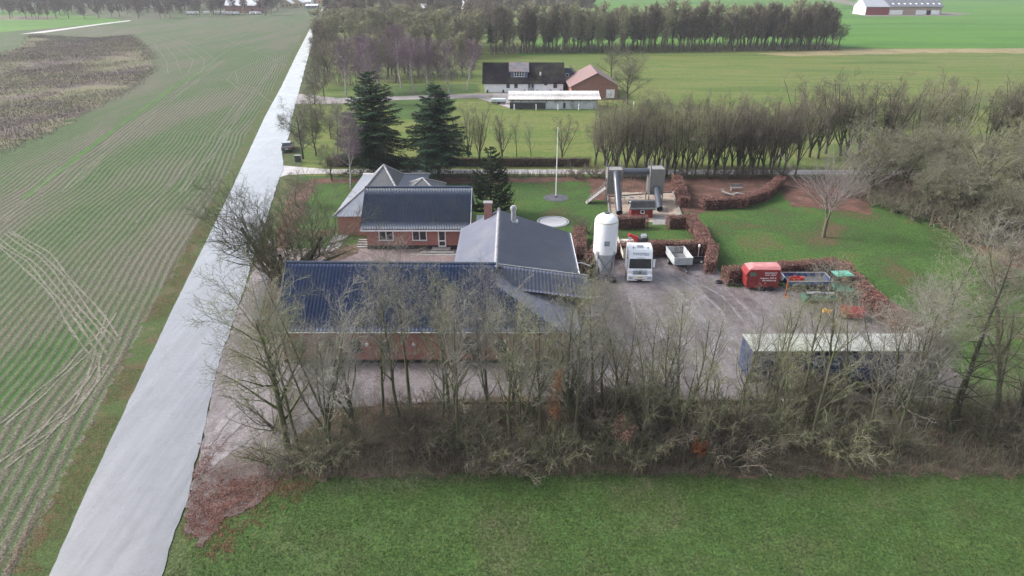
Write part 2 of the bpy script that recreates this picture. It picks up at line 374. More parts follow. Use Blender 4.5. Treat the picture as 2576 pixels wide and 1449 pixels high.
def ribbon(name, L, Rr, z, mat, step, jl, jr):
    # strip between two lines that both run away in y, with uneven edges
    ya = np.arange(max(L[0][1], Rr[0][1])-8, min(L[-1][1], Rr[-1][1]), step); ya = np.concatenate([ya[ya < 180], ya[ya >= 180][::4]])
    xl = np.interp(ya, [p[1] for p in L], [p[0] for p in L])+nr.normal(0, jl*.5, len(ya)); xr = np.interp(ya, [p[1] for p in Rr], [p[0] for p in Rr])+nr.normal(0, jr*.5, len(ya))
    n = len(ya); vs = np.concatenate([np.stack([xl, ya, np.full(n, z)], 1), np.stack([xr, ya, np.full(n, z)], 1)]); i = np.arange(n-1)
    return tag(link(name, npmesh(name, vs, np.stack([i, i+n, i+n+1, i+1], 1), mat)), kind='structure')
ribbon('verge', shift(ROADL, -1.9), shift(ROADL, .3), .035, m_verge, .4, .45, 0)
ribbon('verge', shift(ROADR, -.3), shift(ROADR, 3.2), .03, m_verge, .5, 0, .5)
# near crop, lawn, yard, soil under the trees
patch('near_field', GP((395, 1449), (415, 1380), (470, 1285), (700, 1195), (1200, 1185), (2700, 1175))+[(60, 33), (60, -5), (-16, -5)], .045, m_near, .6, .25)
patch('lawn', [(-36, 101), (-26, 62), (-20, 45), (36, 40), (60, 42), (75, 60), (80, 101)], .025, m_lawn, 1., .2)
patch('lawn', GP((940, 268), (1080, 268), (1080, 240), (1210, 232), (1200, 212), (980, 216), (900, 240)), .03, m_lawn, 1., .3)
patch('lawn', GP((990, 245), (1150, 245), (1120, 300), (980, 300)), .034, m_lawn, 1., .3)
patch('woodland_floor', [(-17, 33), (0, 33.6), (42, 33.2), (46, 40.5), (12, 42.3), (-2, 42.2), (-15, 41)], .06, m_dirt, .5, .5)
YARD = GP((540, 930), (512, 1090), (478, 1235), (540, 1230), (640, 1190), (720, 1130))+[(-13, 40.5), (0, 42.), (14, 41.6), (34, 41)]+GP((2345, 870), (2140, 715), (1832, 725), (1800, 672), (1780, 640), (1440, 640))+[(5.6, 67), (5.6, 52), (4.4, 47), (-18, 47), (-18, 52), (-22.3, 52.2), (-25.6, 66), (-26.8, 70)]+GP((652, 650), (612, 740), (570, 860))
patch('yard', YARD, .07, m_yard, .5, .18)
patch('courtyard', [(-26.5, 71.2), (-5.2, 71.2), (-5.2, 52), (-19.2, 51.4), (-19.2, 50.5), (-21.5, 50.5), (-26.6, 67.5)], .072, m_court, .6, .1)
patch('leafy_apron', GP((462, 1330), (478, 1245), (500, 1190), (560, 1150), (640, 1120), (740, 1140), (720, 1190), (680, 1240), (640, 1275), (560, 1310), (510, 1380)), .085, ground('leafy_gravel', [(.3, (.06, .05, .045)), (.45, (.095, .078, .075)), (.6, (.13, .11, .108)), (.75, (.07, .065, .04))], .4, 2., 10., bd=.06), .35, .22)
patch('leaf_litter', GP((2180, 465), (2290, 520), (2400, 585), (2460, 640), (2620, 700), (2640, 600), (2450, 520), (2300, 450), (2220, 430)), .04, m_litter, .6, .5)
patch('leaf_litter', GP((1690, 520), (1740, 545), (1720, 470), (1960, 475), (1990, 520), (2190, 540), (2200, 470), (2150, 445), (1480, 446), (1490, 500), (1560, 520), (1680, 535)), .042, m_litter, .6, .5)
patch('leaf_litter', GP((700, 560), (735, 470), (790, 450), (1500, 446), (1500, 456), (1260, 462), (800, 462), (770, 520), (740, 610), (690, 640)), .041, m_litter, .6, .5)
patch('leaf_litter', [(-22, 62), (-19, 72.4), (-16.6, 72.4), (-16.6, 71.3), (-18, 68), (-21.6, 66)], .08, m_dirt, .4, .3)
patch('garden_path', GP((846, 590), (880, 590), (850, 628), (812, 632)), .082, MAT['stone'])
patch('playground', GP((1535, 556), (1528, 498), (1565, 484), (1690, 486), (1712, 545), (1690, 562)), .05, m_sand, .5, .15)
patch('playground_paving', GP((1640, 566), (1645, 545), (1700, 548), (1703, 566)), .056, MAT['stone'])
m_drive = ground('wet_lane_gravel', [(.3, (.3, .28, .28)), (.6, (.42, .4, .4)), (.8, (.3, .25, .25))], .4, 2., 10., rough=.4, spec=.6, bump=.3, bd=.02)
patch('leaf_litter', GP((1716, 462), (1740, 545), (1775, 533), (1860, 524), (1925, 503), (1965, 470), (1950, 456)), .046, m_litter, .6, .2)
patch('lane', [(-37.5, 107), (-29, 104.6), (70, 103.9), (76, 101.2), (-28, 102.), (-34, 101.4), (-36.6, 97)], .055, m_drive, 1., .1)
patch('lane', GP((740, 235), (850, 247), (1215, 236), (1420, 232), (1480, 248), (1290, 275), (1200, 247), (1000, 252), (840, 262), (738, 262)), .05, ground('farm_gravel', [(.3, (.2, .18, .18)), (.7, (.3, .28, .28))], .2, 2., 8.))
m_rut = ground('rutted_wet_gravel', [(.36, (.1, .085, .085)), (.47, (.15, .135, .14)), (.55, (.19, .172, .18)), (.65, (.11, .095, .095))], .5, 2., 7., rough=.42, spec=.7, bump=.4, bd=.04)  # wet ruts, sky reflection put into a lighter base colour
def rut(px, w, k):
    c = [Vector(G(*p)) for p in px]; L, Rr = [], []
    for i, p in enumerate(c):
        d = (c[min(i+1, len(c)-1)]-c[max(i-1, 0)]).normalized(); n = Vector((-d.y, d.x, 0))*w/2; L.append((p+n)[:2]); Rr.append((p-n)[:2])
    patch('tyre_track', L+Rr[::-1], .076+.0015*k, m_rut, .35, w*.28)
for k, (px, w) in enumerate([([(1640, 700), (1700, 730), (1760, 790), (1800, 870), (1790, 930)], .35), ([(1690, 690), (1745, 720), (1810, 780), (1850, 850), (1850, 930)], .3), ([(1620, 740), (1660, 790), (1700, 860), (1700, 940)], .4),
        ([(1580, 740), (1600, 800), (1640, 870), (1640, 950)], .35), ([(1750, 700), (1830, 735), (1900, 800)], .25), ([(1760, 715), (1820, 750), (1870, 810)], .25), ([(1500, 760), (1560, 840), (1600, 930)], .4),
        ([(1720, 760), (1780, 830), (1880, 880)], .9), ([(1640, 830), (1720, 880), (1800, 900)], 1.1), ([(520, 1130), (560, 1070), (620, 1010), (690, 960)], .5), ([(510, 1170), (570, 1100), (640, 1040), (720, 985)], .4), ([(500, 1195), (590, 1130), (680, 1070)], .4)]): rut(px, w, k)
# far fields
patch('crop_field', GP((1300, 140), (1500, -20), (2900, -20), (3000, 126), (2575, 123), (2150, 121)), .02, m_crop, 3., .8)
patch('stubble_strip', GP((2130, 124), (2575, 122), (2900, 124), (2900, 138), (2400, 133), (2000, 142), (1900, 136)), .03, ground('pale_straw', [(.3, (.14, .13, .06)), (.6, (.24, .2, .11)), (.8, (.1, .13, .045))], .1, .8, 5.), 1.5, .9)
patch('scrubland', GP((-60, 405), (100, 345), (230, 275), (330, 225), (385, 170), (380, 130), (330, 90), (240, 98), (170, 105), (75, 88), (55, 120), (-60, 150)), .045, m_scrub, 2., 1.6)
patch('crop_field', GP((-80, 88), (330, 54), (230, 42), (100, 30), (-80, 34)), .04, m_crop, 3., .8)
patch('crop_field', GP((-80, 28), (140, 26), (210, 32), (60, 38), (-80, 40)), .05, m_crop, 3., .8)
patch('bog', GP((-80, 52), (120, 50), (160, 42), (-80, 38)), .055, m_scrub, 3., .8)
patch('track', GP((50, 86.5), (110, 83), (250, 63), (330, 53), (325, 51.5), (245, 61), (100, 80)), .06, m_drive)
patch('track', GP((2060, -2), (2160, 18), (2135, 34), (2180, 42), (2400, 41), (2445, 34), (2360, 30), (2150, 32), (2190, 18), (2110, -4)), .05, m_pale, 3., .5)
ribbon('road', ROADL, ROADR, .09, m_road, .7, .035, .09)
m_green = ground('green_regrowth', [(.3, (.035, .08, .018)), (.5, (.045, .115, .02)), (.7, (.08, .1, .04))], .3, 1.2, 7.)
# wheel tracks crossing the stubble, pale and broken
def strip(name, px, w, z, mat, jit=.12):
    c = [Vector(G(*p)) for p in px]; L, Rr = [], []
    for i, p in enumerate(c):
        d = (c[min(i+1, len(c)-1)]-c[max(i-1, 0)]).normalized(); n = Vector((-d.y, d.x, 0))*w/2
        L.append((p+n)[:2]); Rr.append((p-n)[:2])
    return patch(name, L+Rr[::-1], z, mat, .7, w*.22)
arcs = [([(20, 585), (110, 640), (200, 745), (290, 860)], 5, .3), ([(-20, 600), (60, 655), (150, 750), (250, 900)], 5, .3), ([(0, 1075), (90, 1000), (170, 930), (250, 850), (280, 790)], 4, .35), ([(250, 870), (235, 950), (180, 1040), (60, 1120)], 4, .4),
    ([(0, 1180), (90, 1110), (190, 1010), (260, 920)], 3, .5), ([(160, 483), (233, 417), (360, 310), (470, 222), (560, 153)], 4, .45), ([(460, 483), (540, 377), (627, 247), (697, 160)], 4, .4), ([(340, 560), (400, 500), (560, 310), (610, 240)], 2, .5), ([(0, 560), (140, 445), (300, 340), (420, 255)], 3, .5),
    ([(556, 95), (640, 128), (720, 165)], 2, 1.6), ([(570, 200), (600, 225), (650, 235), (690, 262)], 2, 1.2), ([(590, 180), (600, 210), (640, 222), (680, 225)], 2, .8), ([(570, 200), (590, 180), (660, 150), (700, 130)], 1, 1.),
    ([(510, 140), (567, 120), (650, 67), (670, 60), (697, 37)], 2, 2.), ([(480, 120), (560, 80), (632, 45)], 2, 2.2), ([(725, 62), (760, 36)], 2, 2.), ([(330, 64), (520, 62), (640, 60), (760, 61)], 2, 1.2),
    ([(345, 90), (400, 110), (430, 150), (440, 185)], 3, 2.), ([(390, 92), (450, 115), (500, 150), (490, 185)], 3, 2.2), ([(440, 95), (500, 120), (540, 150)], 2, 2.), ([(420, 250), (480, 200), (540, 150), (620, 95)], 2, 1.4)]
ZT = [.04]
for px, n_, gap in arcs:
    n_ = (n_+1)//2; gap *= 1.7
    for q in range(n_):
        pts = [G(*p) for p in px]; out = []
        for a_, b_ in zip(pts, pts[1:]):
            for k in range(6): t = k/6.; out.append(Vector((a_[0]+(b_[0]-a_[0])*t, a_[1]+(b_[1]-a_[1])*t, 0)))
        out.append(Vector(pts[-1])); L, Rr = [], []; off = (q-(n_-1)/2)*gap; ph_ = rng.uniform(0, 6)
        for k, p in enumerate(out):
            d = (out[min(k+1, len(out)-1)]-out[max(k-1, 0)]).normalized(); nn = Vector((-d.y, d.x, 0)); wv = .06+.05*abs(math.sin(k*.9+ph_)); c0 = p+nn*(off+.12*math.sin(k*.7+ph_))
            L.append((c0+nn*wv)[:2]); Rr.append((c0-nn*wv)[:2])
        ZT[0] += .0006; patch('wheel_track', L+Rr[::-1], ZT[0], m_pale, .5, .05)
for px, w_ in (([(60, 500), (190, 400), (300, 317), (420, 232), (533, 160)], 1.0),):
    strip('grass_strip', px, w_, .0385, m_green, .25)
# small plants and straw
m_grassblade = ground('grass_blades', [(.3, (.042, .08, .018)), (.5, (.062, .108, .026)), (.7, (.11, .13, .045))], .4, 2., 12., bump=0)
m_deadgrass = ground('dead_grass_stems', [(.3, (.075, .068, .048)), (.55, (.135, .122, .088)), (.8, (.22, .2, .155))], .6, 3., 12., bump=0)
m_leaf = ground('fallen_beech_leaves', [(.3, (.07, .028, .02)), (.5, (.13, .05, .036)), (.72, (.25, .13, .1))], 3., 9., 30., bump=0)
nearpoly = [(-19, 22), (-15.5, 33.2), (34, 33.8), (32, 22)]
XY = sample_poly(nearpoly, 90000); k = vnoise(XY[:, 0], XY[:, 1], 1.2, 3)*.6+vnoise(XY[:, 0], XY[:, 1], .35, 4)*.5 > .42
tag(blades_mesh('grass', XY[k], .04, .1, .03, m_grassblade, .9), kind='stuff')
XY = sample_poly([(-16.5, 31.5), (-15, 35.4), (36, 35.8), (36, 33.6), (0, 33.2), (-8, 31.6)], 16000)
tag(blades_mesh('dry_grass', XY[::2], .05, .28, .018, m_deadgrass, 1.3, 3), kind='stuff')
A = sample_poly([p[:2] for p in GP((430, 1449), (474, 1250), (500, 1110), (600, 1060), (720, 1160), (800, 1210), (760, 1300), (640, 1449))], 60000)
lc = G(590, 1240); dd_ = np.hypot(A[:, 0]-lc[0], (A[:, 1]-lc[1])*.8)/4.2
k = vnoise(A[:, 0], A[:, 1], 1.3, 8)*.7+vnoise(A[:, 0], A[:, 1], .35, 9)*.5+nr.normal(0, .2, len(A)) > .33+dd_*.62; A = A[k]
B = sample_poly([(-15, 33.5), (36, 34), (36, 42), (-13, 42)], 16000)
C_ = sample_poly([p[:2] for p in GP((150, 1449), (330, 1060), (440, 830), (560, 590), (500, 560), (360, 800), (140, 1240), (-20, 1449))], 26000); C_ = C_[(vnoise(C_[:, 0], C_[:, 1], 2.5, 12) > .4) & (C_[:, 0] < np.interp(C_[:, 1], [p[1] for p in ROADL], [p[0] for p in ROADL])-.25)]
D_ = sample_poly([p[:2] for p in GP((2180, 460), (2470, 640), (2640, 640), (2300, 450))], 5000)
XY = np.concatenate([A, B, C_, D_]); P = np.concatenate([XY, nr.uniform(.095, .14, (len(XY), 1))], 1)
tag(cards_mesh('fallen_leaves', P, nr.uniform(.04, .085, len(P)), m_leaf, .5), kind='stuff')
# maize stubble stalks standing along the rows of the nearer field
ca, sa = math.cos(ROWA), math.sin(ROWA)
ac = nr.integers(-60, 10, 70000)*.75; al = nr.uniform(22, 165, 70000)
ac = ac+nr.normal(0, .16, len(ac))+(vnoise(al, ac*.3, 25., 5)-.5)*1.5
X = (ac-12)*ca-al*sa-0.; Y = (ac-12)*sa+al*ca
poly = shift(ROADL, -3.4)+[(-120, 160), (-110, 120), (-95, 110), (-60, 40), (-40, 20)]
lim = np.interp(Y, [p[1] for p in ROADL], [p[0] for p in ROADL])-2.3
scr = [p[:2] for p in GP((-60, 405), (100, 345), (230, 275), (330, 225), (385, 170), (380, 130), (-60, 130))]
k = (X < lim) & ~in_poly(X, Y, scr) & (X > -130)
k &= vnoise(X, Y, 6., 21)+vnoise(X, Y, 1.2, 22)*.5 > .5
XY = np.stack([X[k], Y[k]], 1)
tag(blades_mesh('stubble_stalks', XY[::2], .0, .15, .035, m_stubrow, .9, 1), kind='stuff')
scr2 = [p[:2] for p in GP((-60, 410), (100, 348), (230, 277), (335, 226), (390, 172), (382, 130), (330, 88), (240, 96), (75, 86), (55, 120), (-60, 150))]
XY = sample_poly(scr2, 80000); kk = vnoise(XY[:, 0]+XY[:, 1]*.4, XY[:, 1]*.6-XY[:, 0]*.4, 17., 31)+vnoise(XY[:, 0], XY[:, 1], 5., 32)*.6+nr.normal(0, .22, len(XY)) > .62; XY = XY[kk]+nr.normal(0, 1.1, (int(kk.sum()), 2))
m_weed = ground('dead_weed_stems', [(.3, (.085, .07, .065)), (.55, (.125, .105, .095)), (.8, (.18, .16, .12))], .1, .8, 5., bump=0)
tag(blades_mesh('dead_weeds', XY, .0, .55, .11, m_weed, 1.1, 2), kind='stuff')
# ================================================================ trees
def vnorm(a):
    l = math.sqrt(a[0]*a[0]+a[1]*a[1]+a[2]*a[2]) or 1.; return (a[0]/l, a[1]/l, a[2]/l)
def grow(seed, H, r0, lv, lean=(0, 0)):
    """lv: per level dict(n, L, ang, up, wob, seg, t0, rr). Returns {level: [(pts, radii)]}"""
    r = random.Random(seed); out = [[] for _ in lv]
    def rec(p, d, L, rad, l):
        q = lv[l]; n = q['seg']; pts = [p]; rads = [rad]; ds = [d]
        for i in range(n):
            w = q['wob']
            d = vnorm((d[0]+r.gauss(0, w), d[1]+r.gauss(0, w), d[2]+r.gauss(0, w)+q['up']))
            s = L/n; p = (p[0]+d[0]*s, p[1]+d[1]*s, max(.05, p[2]+d[2]*s)); pts.append(p); ds.append(d)
            rads.append(rad*(1-(i+1)/n*q.get('tap', .75)))
        out[l].append((pts, rads))
        if l+1 >= len(lv): return
        c = lv[l+1]; m = max(1, int(round(c['n']*r.uniform(.75, 1.25)))); az = r.uniform(0, 6.28)
        for k in range(m):
            t = c['t0']+(1-c['t0'])*(k+r.random())/m; t = min(t, .999)*n; i = int(t); f = t-i
            a, b = pts[i], pts[i+1]; pp = (a[0]+(b[0]-a[0])*f, a[1]+(b[1]-a[1])*f, a[2]+(b[2]-a[2])*f)
            dd = ds[i+1]; az += 2.4+r.uniform(-.5, .5)
            o = vnorm((dd[1]*.3+.9, .1-dd[0]*.2, -dd[0]*.9+.02)); o = vnorm((o[0]-dd[0]*(o[0]*dd[0]+o[1]*dd[1]+o[2]*dd[2]), o[1]-dd[1]*(o[0]*dd[0]+o[1]*dd[1]+o[2]*dd[2]), o[2]-dd[2]*(o[0]*dd[0]+o[1]*dd[1]+o[2]*dd[2])))
            w = (dd[1]*o[2]-dd[2]*o[1], dd[2]*o[0]-dd[0]*o[2], dd[0]*o[1]-dd[1]*o[0])
            an = R(c['ang']*r.uniform(.7, 1.25)); ca_, sa_ = math.cos(an), math.sin(an); cz, sz = math.cos(az), math.sin(az)
            nd_ = vnorm(tuple(dd[j]*ca_+(o[j]*cz+w[j]*sz)*sa_ for j in range(3)))
            rp = rads[i]*(1-f)+rads[i+1]*f; tt = t/n
            LL = H*c['L']*r.uniform(.65, 1.25)*(1-c.get('sh', .45)*max(0, (tt-c['t0'])/(1.001-c['t0'])))
            rec(pp, nd_, LL, max(rp*c['rr'], c.get('rmin', .006)), l+1)
    rec((0, 0, -.1), vnorm((lean[0], lean[1], 1)), H*lv[0]['L'], r0, 0)
    return out
def lines_mesh(name, lines, sides, mat):
    V_, F_ = [], []; base = 0; by = {}
    for p, r in lines: by.setdefault(len(p), []).append((p, r))
    for n, ls in by.items():
        P = np.array([l[0] for l in ls]); Rd = np.array([l[1] for l in ls]); m = len(ls)
        T = np.empty_like(P); T[:, 1:-1] = P[:, 2:]-P[:, :-2]; T[:, 0] = P[:, 1]-P[:, 0]; T[:, -1] = P[:, -1]-P[:, -2]
        T /= np.linalg.norm(T, axis=2)[..., None]+1e-9
        D = P[:, -1]-P[:, 0]; D /= np.linalg.norm(D, axis=1)[:, None]+1e-9
        ref = np.where(np.abs(D[:, 2:3]) > .8, np.array([[1., 0, 0]]), np.array([[0, 0, 1.]])); ref = np.cross(D, ref); ref /= np.linalg.norm(ref, axis=1)[:, None]
        U = ref[:, None, :]-T*(T*ref[:, None, :]).sum(2)[..., None]; U /= np.linalg.norm(U, axis=2)[..., None]+1e-9; W = np.cross(T, U)
        rings = [P+(U*math.cos(6.28318*j/sides)+W*math.sin(6.28318*j/sides))*Rd[..., None] for j in range(sides)]
        vs = np.stack(rings, 2).reshape(-1, 3)                    # line, point, side
        idx = (np.arange(m)[:, None, None]*n*sides+np.arange(n-1)[None, :, None]*sides+np.arange(sides)[None, None, :])
        j1 = (np.arange(sides)+1) % sides-np.arange(sides)
        q = np.stack([idx, idx+j1, idx+j1+sides, idx+sides], -1).reshape(-1, 4)+base
        V_.append(vs); F_.append(q); base += len(vs)
    return npmesh(name, np.concatenate(V_), np.concatenate(F_), mat, True)
def bark(name, a, b, moss=None, s=3.):
    m, t, bs = newmat(name); v = coords(t, False)
    c = ramp(t, noise(t, v, s, 6., .7), [(.3, a), (.7, b)])
    if moss: c = mixc(t, ramp(t, noise(t, v, 1.1, 4.), [(.42, (0, 0, 0)), (.6, (.8, .8, .8))]), c, moss)
    t.links.new(c, bs.inputs['Base Color']); bs.inputs['Roughness'].default_value = .9; bs.inputs['Specular IOR Level'].default_value = .25
    return m
bk_green = bark('mossy_bark', (.075, .07, .055), (.14, .13, .10), (.085, .10, .035))
bk_dark = bark('dark_bark', (.035, .032, .027), (.08, .072, .06), (.05, .06, .03))
bk_grey = bark('grey_bark', (.10, .095, .085), (.19, .18, .16))
bk_birch = bark('birch_bark', (.10, .09, .09), (.5, .48, .47), None, 2.)
tw_olive = bark('olive_twigs', (.175, .165, .115), (.31, .295, .215), (.18, .2, .08), 1.2)
tw_grey = bark('grey_twigs', (.16, .15, .13), (.28, .265, .235), None, 1.)
tw_pale = bark('pale_twigs', (.2, .195, .165), (.33, .32, .27), None, 1.)
tw_purple = bark('purple_birch_twigs', (.12, .085, .105), (.2, .15, .175), None, 1.)
tw_brown = bark('brown_twigs', (.11, .088, .075), (.2, .165, .14), (.12, .12, .07), 1.)
tw_wood = bark('wood_edge_twigs', (.115, .105, .08), (.21, .195, .155), (.12, .13, .065), 1.)
tw_fan = bark('mauve_grey_twigs', (.15, .135, .132), (.26, .235, .23), None, 1.)
# species
def SP(kind):
    k = kind
    if k == 'slim': return [dict(L=.97, up=.05, wob=.05, seg=9, tap=.85), dict(n=12, L=.36, ang=34, up=.10, wob=.12, seg=5, t0=.3, rr=.5, sh=.5),
        dict(n=6, L=.17, ang=38, up=.07, wob=.18, seg=4, t0=.15, rr=.55), dict(n=5, L=.09, ang=40, up=.05, wob=.25, seg=3, t0=.1, rr=.6, rmin=.009), dict(n=2, L=.05, ang=42, up=.02, wob=.2, seg=2, t0=.2, rr=.7, rmin=.008)]
    if k == 'vase': return [dict(L=.26, up=.03, wob=.05, seg=4, tap=.3), dict(n=7, L=.8, ang=19, up=.05, wob=.07, seg=7, t0=.3, rr=.62, sh=.1),
        dict(n=9, L=.24, ang=36, up=.07, wob=.13, seg=4, t0=.2, rr=.5), dict(n=7, L=.11, ang=40, up=.05, wob=.18, seg=3, t0=.15, rr=.6, rmin=.012), dict(n=4, L=.06, ang=42, up=.02, wob=.2, seg=2, t0=.2, rr=.7, rmin=.009)]
    if k == 'dense': return [dict(L=.75, up=.05, wob=.05, seg=7, tap=.8), dict(n=14, L=.42, ang=46, up=.08, wob=.09, seg=5, t0=.22, rr=.5, sh=.35),
        dict(n=8, L=.19, ang=42, up=.03, wob=.15, seg=4, t0=.2, rr=.55), dict(n=8, L=.095, ang=45, up=.02, wob=.2, seg=3, t0=.1, rr=.6, rmin=.012), dict(n=3, L=.05, ang=45, up=0, wob=.2, seg=2, t0=.2, rr=.7, rmin=.01)]
    if k == 'low': k = 'dense'
    if k == 'far': return [dict(L=.96, up=.05, wob=.05, seg=6, tap=.8), dict(n=22, L=.3, ang=27, up=.1, wob=.09, seg=4, t0=.16, rr=.55, sh=.45),
        dict(n=8, L=.15, ang=36, up=.06, wob=.15, seg=3, t0=.15, rr=.6, rmin=.03), dict(n=6, L=.08, ang=42, up=.03, wob=.2, seg=2, t0=.1, rr=.7, rmin=.024)]
    if k == 'birch': return [dict(L=.9, up=.05, wob=.06, seg=8, tap=.85), dict(n=17, L=.36, ang=44, up=.07, wob=.09, seg=5, t0=.32, rr=.5, sh=.45),
        dict(n=9, L=.17, ang=42, up=-.02, wob=.14, seg=4, t0=.2, rr=.5, rmin=.02), dict(n=9, L=.10, ang=42, up=-.12, wob=.18, seg=3, t0=.1, rr=.6, rmin=.019)]
    if k == 'bush': return [dict(L=.12, up=.02, wob=.05, seg=2, tap=.2), dict(n=16, L=.85, ang=42, up=.0, wob=.09, seg=6, t0=.05, rr=.45, sh=0.),
        dict(n=7, L=.3, ang=35, up=-.01, wob=.14, seg=4, t0=.2, rr=.6, rmin=.014), dict(n=6, L=.16, ang=40, up=.0, wob=.18, seg=3, t0=.1, rr=.7, rmin=.011)]
    if k == 'big': return [dict(L=.16, up=.02, wob=.04, seg=3, tap=.15), dict(n=7, L=.40, ang=38, up=.05, wob=.07, seg=6, t0=.55, rr=.62, sh=0., tap=.6),
        dict(n=6, L=.42, ang=34, up=.03, wob=.09, seg=6, t0=.3, rr=.58, sh=.2), dict(n=9, L=.2, ang=38, up=.03, wob=.13, seg=4, t0=.12, rr=.5, rmin=.02), dict(n=7, L=.1, ang=40, up=.01, wob=.17, seg=3, t0=.1, rr=.6, rmin=.012), dict(n=3, L=.05, ang=40, up=0., wob=.2, seg=2, t0=.2, rr=.7, rmin=.009)]
    if k == 'fan': return [dict(L=.22, up=.02, wob=.03, seg=3, tap=.2), dict(n=3, L=.34, ang=16, up=.04, wob=.04, seg=4, t0=.6, rr=.75, sh=0, tap=.6),
        dict(n=14, L=.58, ang=40, up=.015, wob=.03, seg=6, t0=.3, rr=.5, sh=.1), dict(n=8, L=.22, ang=24, up=.01, wob=.06, seg=3, t0=.25, rr=.6, rmin=.013), dict(n=3, L=.12, ang=22, up=0, wob=.08, seg=2, t0=.2, rr=.7, rmin=.01)]
    if k == 'larch': return [dict(L=.99, up=.08, wob=.02, seg=9, tap=.9), dict(n=46, L=.27, ang=82, up=.03, wob=.05, seg=4, t0=.16, rr=.3, sh=.75, rmin=.02),
        dict(n=9, L=.07, ang=50, up=.0, wob=.12, seg=2, t0=.15, rr=.6, rmin=.013), dict(n=5, L=.03, ang=50, up=0, wob=.2, seg=2, t0=.1, rr=.7, rmin=.01)]
PROTO = {}
def proto(key, kind, H, r0, bk, tw, seeds, split=2, lean=.06, thick=1., csides=3):
    """split: levels below it belong to the trunk part, the rest to the crown"""
    for s in seeds:
        rr = random.Random(s); lv = [dict(q) for q in SP(kind)]
        for q in lv:
            if 'rmin' in q: q['rmin'] *= thick
        o = grow(s, H, r0, lv, (rr.uniform(-lean, lean), rr.uniform(-lean, lean)))
        tr = lines_mesh('trunk', o[0], 7, bk)
        if split > 1:      # limbs share the trunk mesh
            tr2 = lines_mesh('trunk', o[1], 5, bk)
            a = np.empty(len(tr.vertices)*3, np.float32); tr.vertices.foreach_get('co', a); b = np.empty(len(tr2.vertices)*3, np.float32); tr2.vertices.foreach_get('co', b)
            fa = np.empty(len(tr.loops), np.int32); tr.loops.foreach_get('vertex_index', fa); fb = np.empty(len(tr2.loops), np.int32); tr2.loops.foreach_get('vertex_index', fb)
            n = len(tr.vertices); bpy.data.meshes.remove(tr); bpy.data.meshes.remove(tr2)
            tr = npmesh('trunk', np.concatenate([a, b]).reshape(-1, 3), np.concatenate([fa, fb+n]).reshape(-1, 4), bk, True)
        cr = lines_mesh('crown', [l for q in o[split:] for l in q], csides, tw)
        PROTO.setdefault(key, []).append((tr, cr, H))
def place(key, x, y, h, label, cat='tree', name='bare_tree', group=None, rz=None, i=None, wide=1., z=0):
    ps = PROTO[key]; tr, cr, H = ps[rng.randrange(len(ps)) if i is None else i]
    t = thing(name, label, cat, (x, y, z), rng.uniform(0, 6.28) if rz is None else rz, group)
    s = h/H; t.scale = (s*wide, s*wide, s)
    link('trunk', tr, t); link('crown', cr, t)
    return t
proto('slim', 'slim', 11., .15, bk_green, tw_olive, range(100, 105))
proto('slimgrey', 'slim', 11., .14, bk_green, tw_grey, range(110, 114))
proto('slimpale', 'vase', 11., .16, bk_green, tw_pale, range(120, 123))
proto('vase', 'vase', 10.5, .2, bk_dark, tw_olive, range(130, 134), thick=1.5)
proto('dense', 'dense', 9., .17, bk_dark, tw_wood, range(140, 144), thick=1.5)
proto('row', 'vase', 10., .19, bk_dark, tw_brown, range(150, 154), thick=1.7)
proto('far', 'far', 14., .2, bk_dark, tw_brown, range(160, 165), thick=2.9)
proto('faro', 'far', 14., .2, bk_green, tw_olive, range(166, 170), thick=2.9)
proto('birch', 'birch', 14., .22, bk_birch, tw_purple, range(170, 173), csides=3, thick=1.8)
proto('corner', 'dense', 12., .24, bk_green, tw_olive, [231], thick=1.0)
proto('bush', 'bush', 4., .12, tw_wood, tw_wood, range(180, 184), thick=1.2)
proto('busho', 'bush', 4., .12, bk_green, tw_olive, range(190, 192), thick=1.2)
proto('bushb', 'bush', 4., .12, tw_brown, tw_brown, range(184, 187), thick=2.)
proto('big', 'big', 14., .62, bk_dark, bk_green, [201], split=3)
proto('fan', 'fan', 11.5, .24, bk_green, tw_fan, [211])
proto('larch', 'larch', 12.5, .2, bk_dark, tw_brown, [221, 222])

def spread(n, poly, mind, tries=6000):
    pts = []; xs = [p[0] for p in poly]; ys = [p[1] for p in poly]
    for _ in range(tries):
        if len(pts) >= n: break
        x, y = rng.uniform(min(xs), max(xs)), rng.uniform(min(ys), max(ys))
        if in_poly(np.array([x]), np.array([y]), poly)[0] and all((x-a)**2+(y-b)**2 > mind*mind for a, b in pts): pts.append((x, y))
    return pts
def seg(v, cuts, names):
    return names[sum(v > c for c in cuts)]
KEYW = dict(slim='olive', slimgrey='grey', slimpale='pale forked', dense='bushy', vase='multi stemmed', row='dark multi stemmed', far='brown', faro='olive', bush='grey', busho='mossy', bushb='brown')
